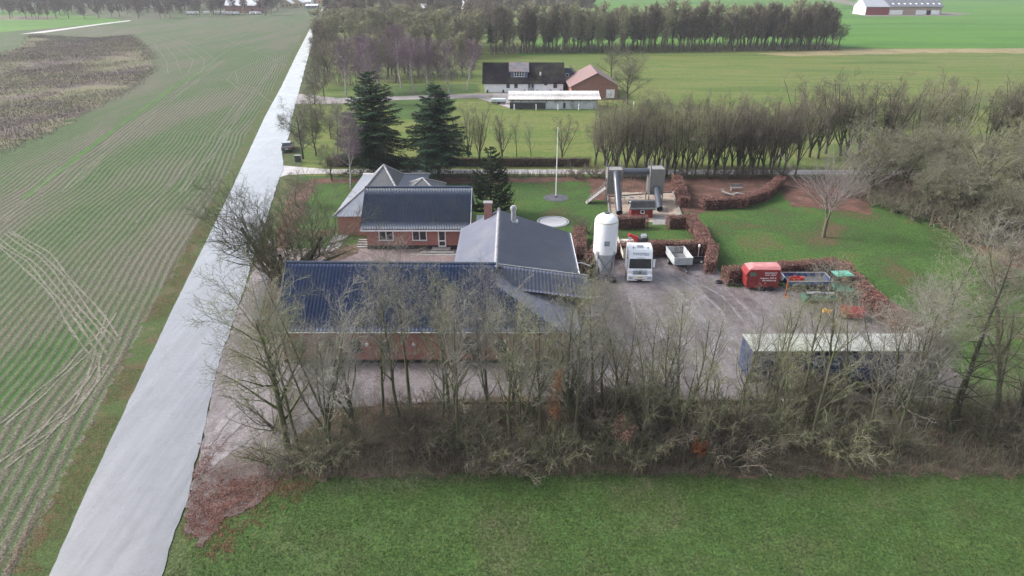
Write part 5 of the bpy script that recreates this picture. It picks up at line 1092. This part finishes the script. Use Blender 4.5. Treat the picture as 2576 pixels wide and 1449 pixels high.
for k, (px, py) in enumerate([(2072, 786), (2084, 789)]):
    o = MB().lathe([(0, 0), (.16, 0), (.2, .35), (.19, .35), (.15, .03)], 0, 0, 14, False).build('yellow_bucket', solid('yellow_plastic', (.75, .45, .05), .5)); o.location = G(px, py, .02); tag(o, ['left of two small yellow buckets left of the red machine cover', 'right of two small yellow buckets nearest the red machine cover'][k], 'bucket', 'yellow buckets on the yard')
# ================================================================ curtain trailer
ct = thing('curtain_trailer', 'long blue curtain sided semi trailer with pale roof behind the tree belt', 'trailer', (17.3, 42.3, 0), .005)
navy = solid('navy_curtain', (.014, .034, .14), .5, .15, .7, dirt=(.03, .045, .11))
MB().b2(0, 13.0, .02, 2.5, 1.15, 3.62).build('curtain', navy, ct, bev=.03)
MB().b2(-.03, 13.03, -.01, 2.53, 3.62, 3.72).build('roof', solid('pale_stained_roof', (.34, .36, .33), .6, .08, .5, dirt=(.3, .3, .3)), ct, bev=.02)
m = MB(); m.b2(0, 13., -.005, .015, 3.45, 3.615); [m.b2(x, x+.06, -.01, .016, 1.15, 3.45) for x in (0, 3.2, 6.5, 9.7, 12.9)]; m.b2(0, 13, -.015, .016, 1.05, 1.15); m.build('side_rail', MAT['dark'], ct)
MB().b2(.1, 12.9, .5, .7, .85, 1.1).b2(.1, 12.9, 1.8, 2.0, .85, 1.1).b2(3.2, 8., .1, .15, .5, .9).build('chassis', MAT['dark'], ct)
for x in (8.2, 9.5, 10.8):
    for y in (.18, 2.3): MB().tube([(x, y-.17, .5), (x, y+.17, .5)], .5, 20).build('wheel', MAT['black'], ct)
for y in (.5, 1.9): MB().box(2.6, y, .0, .14, .14, 1.1).box(2.6, y, 0, .34, .34, .05).build('landing_leg', MAT['steel'], ct)
lt = solid('pale_curtain_letters', (.3, .33, .37), .6)
lettering('FAST-A', 1.15, lt, ct, (6.4, .005, 2.85), (1.5708, 0, 0), 'curtain_lettering', .03, 1.05)
lettering('TRANSPORT', .5, lt, ct, (6.0, .005, 1.95), (1.5708, 0, 0), 'curtain_lettering', .01, 1.1)
pl = thing('stacked_pallets', 'whitish pallet pieces on the ground under the left of the curtain trailer', 'pallet', (20.2, 41.3, 0))
for k in range(2): MB().b2(-.6, .6, -.4, .4, .09+k*.15, .14+k*.15).b2(-.6, .6, -.38, -.3, .01+k*.15, .088+k*.15).b2(-.6, .6, .3, .38, .01+k*.15, .088+k*.15).build('pallet_layer', MAT['white'], pl)
# ================================================================ garden: trampoline, flagpole, play towers, playhouse
tp = thing('trampoline', 'round sunken trampoline with a pale grey mat on the lawn', 'trampoline', (5.1, 80.05, 0))
MB().lathe([(2.03, .03), (2.03, .12), (1.9, .14), (1.82, .13), (1.82, .05)], 0, 0, 48).build('rim', MAT['steel'], tp); MB().lathe([(0, .1), (1.7, .1), (1.7, .09)], 0, 0, 48, False).build('mat', solid('pale_mat', (.42, .41, .42), .35, .02, 1., spec=.7), tp)
MB().lathe([(1.7, .105), (1.82, .11)], 0, 0, 48, False).build('springs', MAT['dark'], tp)
fp = thing('flagpole', 'tall white flagpole standing in a round slate bed', 'flagpole', (6.02, 90.1, 0))
MB().tube([(0, 0, 0), (0, 0, 5), (0, 0, 9.4)], [.075, .06, .035], 12).build('pole', MAT['whiteclean'], fp); MB().lathe([(0, 9.4), (.06, 9.42), (.08, 9.5), (.05, 9.57), (0, 9.6)], 0, 0, 12).build('finial', MAT['white'], fp)
MB().tube([(0, 0, 0), (0, 0, .25)], .13, 10).build('base', MAT['dark'], fp)
patch('slate_bed', [(6.02+1.7*math.cos(a), 89.9+1.7*math.sin(a)) for a in np.linspace(0, 6.1, 30)], .06, ground('slate_chips', [(.3, (.06, .06, .075)), (.7, (.11, .11, .13))], 2., 5., 25.), .5, .04)
pt = thing('play_tower', 'wooden double play tower joined by black tube slides, with swings and ramp', 'playground', (12.5, 88, 0))
m1, m2, m3 = MB(), MB(), MB(); tops = 5.2
def tower(m, x0, x1, y0, y1, zt, z0b, full):
    n = int((x1-x0)/.13)
    for i in range(n):
        x = x0+(x1-x0)*i/n
        for y in (y0, y1): m.b2(x, x+.115, y-.012*(i % 2), y+.03, z0b, zt)
    k = int((y1-y0)/.13)
    for i in range(1, k):
        y = y0+.04+(y1-y0)*i/k
        for x in (x0, x1): m.b2(x-.03, x, y, y+.115, z0b, zt)
    for x in (x0, x1):
        for y in (y0, y1): m.box(x, y, 0, .13, .13, zt+.75)
    m.b2(x0, x1, y0+.05, y1-.05, z0b, z0b+.06); m.b2(x0, x1, y0+.05, y1-.05, zt-.1, zt-.04)
tower(m1, 12.6, 14.5, 87.4, 89.2, 4.6, 3.2, False); m1.b2(12.7, 14.3, 88.9, 88.96, .9, 2.8); m1.build('tower', MAT['wood'], pt, True)
tower(m2, 18.15, 19.95, 87.2, 89.2, 4.75, 1.3, True); m2.add([(18.15, 87.15, 1.3), (18.15, 87.15, 3.8), (18.15, 86.6, .4)], [(0, 1, 2)]); m2.build('tower', MAT['wood'], pt, True)
def hollow(pts, r):
    m = MB(); m.tube(pts, r, 22, False); m.tube(pts, r-.03, 22, False); return m
tubm = solid('grey_black_plastic_pipe', (.055, .065, .085), .32, .1, 2., spec=.6)
hollow([(13.6, 87.5, 4.2), (13.6, 86.9, 4.12), (13.6, 86.2, 3.5), (13.6, 82.9, .75), (13.6, 82.3, .45)], .42).build('tube_slide', tubm, pt, True)
hollow([(19.1, 87.25, 2.2), (19.05, 86.8, 2.1), (19., 84.3, .65), (19., 83.8, .45)], .4).build('tube_slide', tubm, pt, True)
hollow([(14.5, 88.2, 4.15), (18.15, 88.2, 4.2)], .44).build('tube_bridge', tubm, pt, True)
m = MB(); m.slab([(12.5, 87.6, 2.), (12.5, 88.7, 2.), (9.9, 88.2, .05), (9.9, 87.1, .05)], .1); 
for i in range(9): t = i/9; m.box(12.4-2.5*t, 88.1-.48*t, 2.0-1.92*t, .08, 1.1, .06, .19)
m.tube([(12.5, 87.55, 2.9), (10.1, 87.1, .9)], .05, 6); m.tube([(10.1, 87.1, .1), (10.1, 87.1, .9)], .05, 6); m.build('ramp', MAT['wood'], pt, True)
MB().tube([(14.5, 88.3, 3.55), (18.2, 88.3, 3.55)], .08, 8).build('swing_beam', MAT['wood'], pt, True)
for x, c in ((15.0, (.05, .12, .22)), (16.1, (.02, .25, .6)), (17.3, (.5, .6, .5))):
    m = MB(); m.tube([(x-.22, 88.3, 3.5), (x-.22, 88.3, .65)], .012, 4); m.tube([(x+.22, 88.3, 3.5), (x+.22, 88.3, .65)], .012, 4); so = m.build('swing', MAT['steel'], pt, True)
    MB().tube([(x-.24, 88.3, .66), (x-.12, 88.3, .55), (x+.12, 88.3, .55), (x+.24, 88.3, .66)], .06, 8).build('swing_seat', solid('swing_plastic', c, .5), so, True)
ph = thing('playhouse', 'small red wooden playhouse with a grey pantile roof and one white window', 'playhouse', (16.2, 81.6, 0))
w = MB(); w.b2(14.95, 17.65, 81.55, 83.1, 0, 1.3)
for x in (14.95, 17.55): w.slab([(x, 81.56, 1.3), (x, 82.35, 2.05), (x, 83.1, 1.3)], .1, (1, 0, 0))
[w.b2(14.95+i*.2, 14.97+i*.2, 81.53, 81.551, 0, 1.3) for i in range(14)]
w.build('wall', MAT['redwood'], ph, True)
roof_part('roof', MAT['slate'], ph, [((14.75, 81.3, 1.22), (17.95, 81.3, 1.22), (17.95, 82.35, 2.15), (14.75, 82.35, 2.15), 17, 4, .05, .05), ((14.75, 83.4, 1.22), (17.95, 83.4, 1.22), (17.95, 82.37, 2.15), (14.75, 82.37, 2.15), 17, 4, .05, .05)])
MB().slab([(14.75, 81.32, 1.2), (17.95, 81.32, 1.2), (17.95, 82.36, 2.12), (14.75, 82.36, 2.12)], .05).build('roof_boards', MAT['dark'], ph, True)
window(ph, 16.35, 81.53, .62, .5, .5, MAT['whiteclean'], mull=0, fw=.08)
MB().b2(14.7, 14.78, 81.5, 81.6, 1.3, 1.9).box(14.72, 81.5, 2.1, .18, .18, .14).build('white_trim', MAT['white'], ph, True)
ed = MB(); a, b, c, d = G(1533, 558), G(1526, 497), G(1690, 485), G(1712, 545)
for p_, q_ in ((a, b), (b, c), (c, d)): ed.slab([(p_[0], p_[1], 0), (q_[0], q_[1], 0), (q_[0]+.18, q_[1]+.1, 0), (p_[0]+.18, p_[1]+.1, 0)], .22, (0, 0, 1))
tag(ed.build('sandpit_edging', MAT['wood']), 'low timber edging around the sandy playground', 'edging')
q0 = G(1693, 548); pb = MB().b2(q0[0]-.5, q0[0]+1.6, q0[1]-.15, q0[1]+.15, .3, .38).b2(q0[0]-.3, q0[0]-.2, q0[1]-.1, q0[1]+.1, 0, .3).b2(q0[0]+1.3, q0[0]+1.4, q0[1]-.1, q0[1]+.1, 0, .3)
tag(pb.build('plank_bench', MAT['wood']), 'low plank bench right of the red playhouse', 'bench')
bn = thing('garden_bench', 'weathered wooden bench in the leaf covered enclosure', 'bench', (*G(1851, 480)[:2], 0))
MB().b2(-.85, .85, -.2, .2, .42, .48).build('seat', MAT['wood'], bn); MB().b2(-.85, .85, .2, .25, .6, .95).build('backrest', MAT['wood'], bn)
for s in (-.7, .7): MB().b2(s-.05, s+.05, -.18, .22, 0, .42).b2(s-.04, s+.04, .2, .26, .42, .95).build('leg', MAT['wood'], bn)
lg = MB().tube([(-.5, .4, .5), (0, 0, .35), (1., -.6, .2)], [.14, .17, .12], 8).tube([(-.3, .2, .4), (-.7, .5, .9)], [.08, .03], 6).tube([(-.2, .2, .4), (-.3, .6, .9)], [.07, .03], 6).tube([(.7, -.4, .2), (.9, -.2, 0)], .05, 6)
lgo = lg.build('driftwood_log', MAT['wood']); lgo.location = G(1825, 492); tag(lgo, 'forked grey log lying in the enclosure left of the bench', 'log')
o = MB().tube([(-.8, 0, .2), (-.2, .05, .28), (.8, 0, .18)], [.1, .2, .12], 8).build('flat_log', MAT['stone']); o.location = G(1856, 492); tag(o, 'low grey stone or log just in front of the bench', 'log')
o = MB().lathe([(0, .35), (.4, .3), (.6, .05), (.6, 0)], 0, 0, 10).build('boulder', MAT['stone']); o.location = G(1930, 472); tag(o, 'dark round boulder at the far right of the enclosure', 'boulder')
# ================================================================ car on the road
def car(x, y, rz, label):
    t = thing('parked_car', label, 'car', (x, y, .09), rz); sil = solid('shaded_silver_paint', (.1, .11, .13), .25, .05, 2., metal=.5, coat=.5)  # silver body; shade at the rear put into a darker colour
    m = MB(); prof = [(0, .35), (.0, .95), (.25, 1.05), (1.5, 1.1), (3.3, .98), (4.4, .8), (4.55, .4), (4.3, .28), (.2, .28)]; m.prism(prof, -.9, .9); m.build('body', sil, t, bev=.1)
    m = MB(); lo, hi = .84, .66; P_ = [(-lo, .2, 1.0), (lo, .2, 1.0), (hi, .75, 1.5), (-hi, .75, 1.5), (-hi, 2.3, 1.52), (hi, 2.3, 1.52), (lo, 3.2, 1.02), (-lo, 3.2, 1.02)]
    m.add(P_, [(0, 1, 2, 3), (4, 5, 6, 7), (3, 2, 5, 4), (0, 3, 4, 7), (1, 6, 5, 2)]); m.build('glasshouse', MAT['glass'], t, bev=.05)
    MB().b2(-.64, .64, .78, 2.28, 1.5, 1.55).build('roof', MAT['steel'], t, bev=.04)
    for s in (-1, 1):
        MB().b2(s*.68-.17, s*.68+.17, -.02, .08, .78, .95).build('tail_light', MAT['brightred'], t); MB().box(s*1.0, 2.75, 1.0, .18, .1, .14).build('mirror', sil, t, bev=.02)
        for yy in (.85, 3.6): wheel(t, s*.8, yy, .33, .2)
    MB().b2(-.26, .26, -.02, .03, .6, .72).build('number_plate', MAT['white'], t); return t
cx_, cy_ = G(722, 386)[:2]; car(cx_, cy_, .2, 'silver hatchback seen from behind, parked on the right side of the wet road')
# ================================================================ far farm
wf = thing('white_farmhouse', 'white farmhouse with a black roof and a blue grey dormer', 'house', (-7, 177.5, 0))
w = MB(); w.b2(-6.9, 12.9, 177.6, 186.4, 0, 2.9)
for x in (-6.9, 12.65): w.slab([(x, 177.6, 2.9), (x, 182, 6.6), (x, 186.4, 2.9)], .25, (1, 0, 0))
w.build('wall', MAT['whitewall'], wf, True)
blk = solid('black_mossy_roof', (.014, .012, .017), .95, .3, .5, spec=.1, dirt=(.04, .042, .025)); 
m = MB(); m.slab([(-7.5, 176.9, 2.35), (13.3, 176.9, 2.35), (13.3, 182, 6.75), (-7.5, 182, 6.75)], .18); m.slab([(-7.5, 187.1, 2.35), (13.3, 187.1, 2.35), (13.3, 182.01, 6.74), (-7.5, 182.01, 6.74)], .18); m.build('roof', blk, wf, True)
dm = MB(); dm.b2(-.4, 3.9, 178.2, 181.5, 3.2, 5.05); do_ = dm.build('dormer', solid('blue_grey_boards', (.07, .1, .16), .6), wf, True)
m = MB(); m.slab([(-.8, 177.9, 5.0), (4.3, 177.9, 5.0), (4.3, 182, 6.85), (-.8, 182, 6.85)], .15); m.build('dormer_roof', solid('patchy_grey_roof', (.11, .11, .13), .6, .3, 1., dirt=(.2, .14, .12)), do_, True)
window(wf, 1.8, 178.2, 3.75, 2.6, 1.25, MAT['whiteclean'], mull=3, bar=1, fw=.1); MB().b2(-.5, 4., 178., 178.19, 3.1, 3.25).build('dormer_sill', MAT['white'], wf, True)
for x, w__ in ((-1.0, 1.), (1.0, 1.), (10.9, 1.1)): window(wf, x, 177.6, 1.0, w__, 1.2, MAT['white'], mull=0, fw=.07)
window(wf, 8.5, 177.6, 1.7, .9, .5, MAT['white'], mull=0, fw=.06)
d = MB().b2(4.0, 5.6, 177.5, 177.59, .1, 2.3).build('door', solid('grey_door', (.3, .33, .37), .5), wf, True); MB().b2(4.15, 4.55, 177.46, 177.498, 1.2, 2.1).b2(4.95, 5.4, 177.46, 177.498, 1.2, 2.1).build('pane', MAT['glass'], d, True)
MB().b2(7.0, 7.35, 178.6, 179.0, 4., 4.8).build('roof_vent', MAT['white'], wf, True)
m = MB(); m.b2(13.3, 17.5, 182.5, 191, 0, 2.4); m.slab([(13.35, 182.4, 2.3), (17.9, 182.4, 2.3), (15.0, 182.4, 5.3), (13.35, 182.4, 5.3)], .3, (0, 1, 0)); m.build('side_wing', solid('dark_blue_boards', (.03, .045, .08), .6), wf, True)
m = MB(); m.slab([(15.0, 182.2, 5.6), (18.3, 182.2, 2.2), (18.3, 191, 2.2), (15.0, 191, 5.6)], .15); m.build('side_wing_roof', MAT['slate'], wf, True)
window(wf, 14.2, 182.38, 3.2, .8, .8, MAT['whiteclean'], mull=0, fw=.09); MB().b2(14.6, 15.1, 182.0, 182.35, .2, 2.).build('white_pier', MAT['white'], wf, True)
for i, x in enumerate((-6.2, -2.2, 3.2, 6.4, 9.7, 12.3)):
    o = MB().lathe([(0, 0), (.22, 0), (.26, .45), (.1, .75), (0, .8)], 0, 0, 10).build('plant_pot', MAT['dark']); o.location = (x, 177.0, .05); tag(o, 'dark plant pot against the white farmhouse wall', 'plant pot', 'plant pots along the white farmhouse')
rb = thing('red_barn', 'red brick barn with a faded red gabled roof beside the white farmhouse', 'barn', (19, 168, 0))
P0_, P1_, P2_ = V(1425, 232, 168.), V(1480, 182, 174.), V(1548, 222, 168.)
m = MB(); m.b2(14.3, 25.3, 168.2, 183, 0, 3.1); m.slab([(14.3, 168.2, 3.1), (25.3, 168.2, 3.1), (20.2, 168.2, 5.9)], .25, (0, 1, 0)); m.build('wall', MAT['brick2'], rb, True)
rf = solid('faded_red_roof', (.2, .115, .108), .6, .12, .4, dirt=(.17, .13, .125)); m = MB(); m.slab([(13.6, 167.7, 2.75), (20.2, 167.7, 6.05), (20.2, 184, 6.05), (13.6, 184, 2.75)], .15); m.slab([(26.0, 167.7, 2.75), (20.21, 167.7, 6.05), (20.21, 184, 6.05), (26., 184, 2.75)], .15); m.build('roof', rf, rb, True)
MB().b2(22.6, 24.6, 168.1, 168.19, .2, 2.2).build('gate', MAT['white'], rb, True)
ws = thing('low_shed', 'long low shed with a white corrugated roof in front of the farmhouse', 'shed', (-.6, 155, 0))
m = MB(); m.b2(-.5, 19.2, 155, 159.5, 0, 2.1); m.build('wall', solid('stained_whitewash', (.5, .52, .54), .85, .2, 1.2, dirt=(.1, .085, .07)), ws, True)
roof_part('corrugated_roof', solid('white_corrugated', (.62, .6, .58), .5, .08, .3, dirt=(.42, .4, .37)), ws, [((-.9, 154.6, 2.1), (19.7, 154.6, 2.1), (19.7, 160, 3.15), (-.9, 160, 3.15), 55, 2, .08, .05)])
m = MB(); m.slab([(-.9, 154.62, 2.05), (19.7, 154.62, 2.05), (19.7, 160, 3.1), (-.9, 160, 3.1)], .08); [m.b2(x, x+.12, 154.93, 155.0, 1.5, 2.0) for x in np.arange(0, 19, 1.9)]; m.b2(-.5, 7.5, 154.9, 154.99, .1, 1.45); m.build('timber', MAT['dark'], ws, True)
MB().b2(11.4, 11.9, 154.93, 154.99, .2, 1.4).build('door', MAT['dark'], ws, True)
bo = thing('covered_trailer', 'small pale covered trailer parked left of the long low shed', 'trailer', (-3.3, 161.5, 0), .05)
MB().b2(-1.6, 1.9, -.7, .7, .5, 1.25).build('cover', solid('pale_tarp', (.5, .56, .6), .5, .1), bo, bev=.2); MB().b2(-1.5, 1.8, -.6, .6, .3, .49).build('frame', MAT['dark'], bo)
for s in (-.65, .65): MB().tube([(.2, s-.1, .3), (.2, s+.1, .3)], .3, 12).build('wheel', MAT['black'], bo)
for i, px in enumerate((1293, 1348, 1403, 1455, 1593)):
    o = MB().tube([(0, 0, 0), (0, 0, 1.3)], .09, 8).build('fence_post', MAT['white']); o.location = G(px, 277 if i < 4 else 271); tag(o, 'white fence post in front of the long low shed', 'post', 'white fence posts before the low shed')
for i, px in enumerate((998, 1035)):
    o = MB().tube([(0, 0, 0), (0, 0, 1.6)], .1, 8).build('fence_post', MAT['wood']); o.location = G(px, 237); tag(o, 'wooden post beside the farm lane among the birches', 'post', 'wooden posts by the farm lane')
# ================================================================ far barn and village
fbn = thing('far_barn', 'long barn with a white gable and grey roof in the bright green field', 'barn', (235, 495, 0))
ex = [V(2255, 18, 505)]
gx0, gx1 = G(2212, 43)[0], G(2365, 38)[0]; y_ = 493.
m = MB(); m.b2(gx0+.3, gx0+15.5, y_, y_+18, 0, 5.5); m.build('red_wall', MAT['redwood'], fbn, True)
m = MB(); m.slab([(gx0-.1, y_, 0), (gx0-.1, y_+18, 0), (gx0-.1, y_+18, 5.5), (gx0-.1, y_+9, 10.5), (gx0-.1, y_, 5.5)], .35, (1, 0, 0)); m.build('white_gable', MAT['white'], fbn, True)
MB().b2(gx0+15.6, gx1, y_+.3, y_+17.8, 0, 5.4).build('brick_wall', solid('yellow_brown_brick', (.33, .24, .19), .8), fbn, True)
MB().slab([(gx0-.8, y_-.8, 5.2), (gx0+15.5, y_-.8, 5.2), (gx0+13, y_+9, 10.9), (gx0-.8, y_+9, 10.9)], .3).slab([(gx0-.8, y_+18.8, 5.2), (gx0+15.5, y_+18.8, 5.2), (gx0+13, y_+9.1, 10.9), (gx0-.8, y_+9.1, 10.9)], .3).build('light_roof', solid('light_grey_roof', (.3, .32, .35), .6), fbn, True)
rr_ = MB().slab([(gx0+15.6, y_-.5, 5.2), (gx1+.8, y_-.5, 5.2), (gx1+.8, y_+9, 10.7), (gx0+13.1, y_+9, 10.7)], .3).slab([(gx0+15.6, y_+18.5, 5.2), (gx1+.8, y_+18.5, 5.2), (gx1+.8, y_+9.1, 10.7), (gx0+13.1, y_+9.1, 10.7)], .3).build('dark_roof', solid('dark_grey_roof', (.12, .13, .15), .6), fbn, True)
for i in range(9):
    for k in (0, 1):
        x = gx0+18+i*(gx1-gx0-20)/8.; yy = y_+1.8+k*4.4; z = 5.2+(yy-y_+.5)*.579+.08
        MB().slab([(x, yy, z), (x+1.3, yy, z), (x+1.3, yy+1.2, z+.7), (x, yy+1.2, z+.7)], .04).build('skylight', MAT['white'], rr_, True)
MB().b2(gx0+16.5, gx0+25, y_+.1, y_+.29, .2, 3.).b2(gx1-10, gx1-1, y_+.1, y_+.29, .2, 3.).b2(gx0+34, gx0+44, y_+.1, y_+.29, .2, 3.).build('gate', MAT['white'], fbn, True)
def farhouse(px, py, wpx, hw, hr, rz, roofc, wallc, label, depth=9., name='village_house', gable=False):
    x, y = G(px, py)[:2]; dpt = math.hypot(y, CAMH); w_ = wpx*dpt/FL
    t = thing(name, label, 'house', (x, y, 0), rz)
    if not gable:
        MB().b2(-w_/2, w_/2, 0, depth, 0, hw).slab([(-w_/2, 0, hw), (-w_/2, depth, hw), (-w_/2, depth/2, hw+hr-.3)], .2, (1, 0, 0)).slab([(w_/2-.2, 0, hw), (w_/2-.2, depth, hw), (w_/2-.2, depth/2, hw+hr-.3)], .2, (1, 0, 0)).build('wall', wallc, t)
        MB().slab([(-w_/2-.5, -.5, hw-.1), (w_/2+.5, -.5, hw-.1), (w_/2+.5, depth/2, hw+hr), (-w_/2-.5, depth/2, hw+hr)], .25).slab([(-w_/2-.5, depth+.5, hw-.1), (w_/2+.5, depth+.5, hw-.1), (w_/2+.5, depth/2+.02, hw+hr), (-w_/2-.5, depth/2+.02, hw+hr)], .25).build('roof', roofc, t)
    else:
        MB().b2(-w_/2, w_/2, 0, depth, 0, hw).slab([(-w_/2, 0, hw), (w_/2, 0, hw), (0, 0, hw+hr-.3)], .3, (0, 1, 0)).build('wall', wallc, t)
        MB().slab([(-w_/2-.7, -.6, hw-.2), (0, -.6, hw+hr), (0, depth, hw+hr), (-w_/2-.7, depth, hw-.2)], .3).slab([(w_/2+.7, -.6, hw-.2), (0.02, -.6, hw+hr), (0.02, depth, hw+hr), (w_/2+.7, depth, hw-.2)], .3).build('roof', roofc, t)
    for s in (-.28, .05, .3): MB().b2(w_*s, w_*s+1.1, -.06, .0, 1., 2.2).build('window', MAT['glass'], t)
    return t
yel = solid('yellow_brick', (.45, .38, .22), .8); pgr = solid('pale_grey_roof', (.5, .52, .56), .6, .1, .3); wroof = solid('white_edge_roof', (.68, .69, .7), .6); redr = solid('red_tile_roof', (.3, .1, .08), .7)
farhouse(609, 32, 74, 4.8, 5.5, .0, pgr, MAT['brick2'], 'red brick barn with a pale streaked roof at the far end of the stubble field', 14, 'village_barn')
farhouse(719, 20, 28, 3.4, 3.0, .0, wroof, yel, 'left one of two yellow gabled houses with white roof edges', 12, gable=True)
farhouse(745, 18.5, 30, 3.6, 3.2, .0, wroof, yel, 'right one of two yellow gabled houses with white roof edges', 12, gable=True)
farhouse(768, 14, 26, 3., 3.4, .0, pgr, MAT['whitewall'], 'white house with a pale blue grey roof behind the yellow gables', 10)
farhouse(800, 10, 30, 3., 4., 0, redr, yel, 'house with a red roof beside the road at the village edge', 10)
farhouse(784, 22, 26, 2.4, .8, 0, wroof, solid('garage_grey', (.14, .15, .2), .7), 'flat grey garage with a white roof at the end of the road', 6, 'garage')
farhouse(868, 16, 24, 3., 2.6, .5, wroof, MAT['whitewall'], 'white gabled house showing through trees right of the road', 9, gable=True)
farhouse(1180, 24, 26, 3.5, 4., .5, wroof, MAT['whitewall'], 'white gabled house among trees above the far shelter belt', 9, gable=True)
farhouse(1028, 16, 40, 3., 3., .1, pgr, MAT['brick2'], 'pale roofed house among the trees left of the white gable', 10)
farhouse(1060, 30, 34, 2.6, 2.6, -.3, pgr, MAT['brick2'], 'low pale roofed building half hidden in the far wood', 9)
farhouse(385, 20, 46, 3., 4., .1, pgr, MAT['whitewall'], 'wide pale roofed house in the trees at the top left', 12)
farhouse(450, 12, 40, 3., 4., .1, pgr, MAT['brick2'], 'second pale roofed house in the trees at the top left', 12)
farhouse(215, 6, 60, 4., 5., .0, pgr, MAT['whitewall'], 'hazy farm building near the top left corner', 14)
farhouse(905, 160, 20, 3., 3.2, .3, redr, MAT['redwood'], 'small red house with white gable seen between the birches', 8, gable=True)
for k, (px, h) in enumerate([(823, 20), (832, 17), (826, 12)]):
    x, y = G(px, 45)[:2]; o = MB().tube([(0, 0, 0), (0, 0, h)], .2, 6).build('mast', MAT['white']); o.location = (x, y, 0); tag(o, ['tallest pale pole beside the road near the village', 'middle pale pole beside the road near the village', 'shortest pale pole beside the road near the village'][k], 'pole', 'pale poles by the road')
vg = 'pale vans and cars along the far field edge'
for k, px in enumerate((478, 493, 520, 548, 566, 580, 596, 636, 650)):
    x, y = G(px, 36.5)[:2]; t = thing('far_vehicle', 'pale vehicle parked at the far edge of the stubble field', 'vehicle', (x, y, 0), .1*k, vg)
    MB().prism([(-2, .4), (2, .4), (2, 1.1), (1.2, 1.8), (-1.9, 1.8)], -.9, .9, 'y').build('body', MAT['white'], t, bev=.1)
    MB().b2(-1.6, -.9, -.95, .95, 0, .39).b2(.9, 1.6, -.95, .95, 0, .39).build('wheel', MAT['black'], t)
# ================================================================ air, sky, sun, camera
hz = MB().b2(-1700, 1700, -300, 3400, -1.0, 34.0).build('haze', None)
hm = bpy.data.materials.new('haze_air'); hm.use_nodes = True; t = hm.node_tree; t.nodes.remove(t.nodes['Principled BSDF'])
pv = nd(t, 'ShaderNodeVolumePrincipled', {'Color': (.82, .83, .92, 1), 'Density': HAZE, 'Anisotropy': .2}); t.links.new(pv.outputs[0], t.nodes['Material Output'].inputs['Volume'])
hz.data.materials.clear(); hz.data.materials.append(hm); tag(hz, kind='stuff')
w = bpy.data.worlds.new('World'); scene.world = w; w.use_nodes = True; t = w.node_tree; bg = t.nodes['Background']
SEL, SAZ = R(37), R(-80)         # high soft sun behind cloud, from the left
sk = nd(t, 'ShaderNodeTexSky', sky_type='NISHITA', sun_disc=False, sun_elevation=SEL, sun_rotation=SAZ, air_density=1., dust_density=4., ozone_density=1.)
hs_ = nd(t, 'ShaderNodeHueSaturation', {'Color': sk.outputs[0], 'Saturation': .5})
t.links.new(hs_.outputs[0], bg.inputs[0]); bg.inputs[1].default_value = SKY
sl = bpy.data.lights.new('sun', 'SUN'); sl.energy = SUN; sl.angle = R(16); sl.color = (1, .975, .96)
so = bpy.data.objects.new('sun', sl); COL.objects.link(so)
d = Vector((math.sin(SAZ)*math.cos(SEL), math.cos(SAZ)*math.cos(SEL), math.sin(SEL))); so.rotation_euler = d.to_track_quat('Z', 'Y').to_euler(); so.location = (0, 0, 60)
cam = bpy.data.cameras.new('camera'); cam.sensor_width = 36; cam.lens = FL/PW*36; cam.clip_end = 6000; cam.clip_start = .5
co = bpy.data.objects.new('camera', cam); COL.objects.link(co); co.location = (0, 0, CAMH); co.rotation_euler = (R(90)-PITCH, 0, 0); scene.camera = co
scene.view_settings.view_transform = 'Standard'; scene.view_settings.look = 'None'; scene.view_settings.exposure = EXPO; scene.view_settings.gamma = 1
scene.cycles.use_denoising = True; scene.cycles.denoising_prefilter = 'NONE'; scene.cycles.max_bounces = 6; scene.cycles.sample_clamp_indirect = 3.; scene.cycles.transparent_max_bounces = 8; scene.cycles.volume_bounces = 0
scene.cycles.use_adaptive_sampling = False
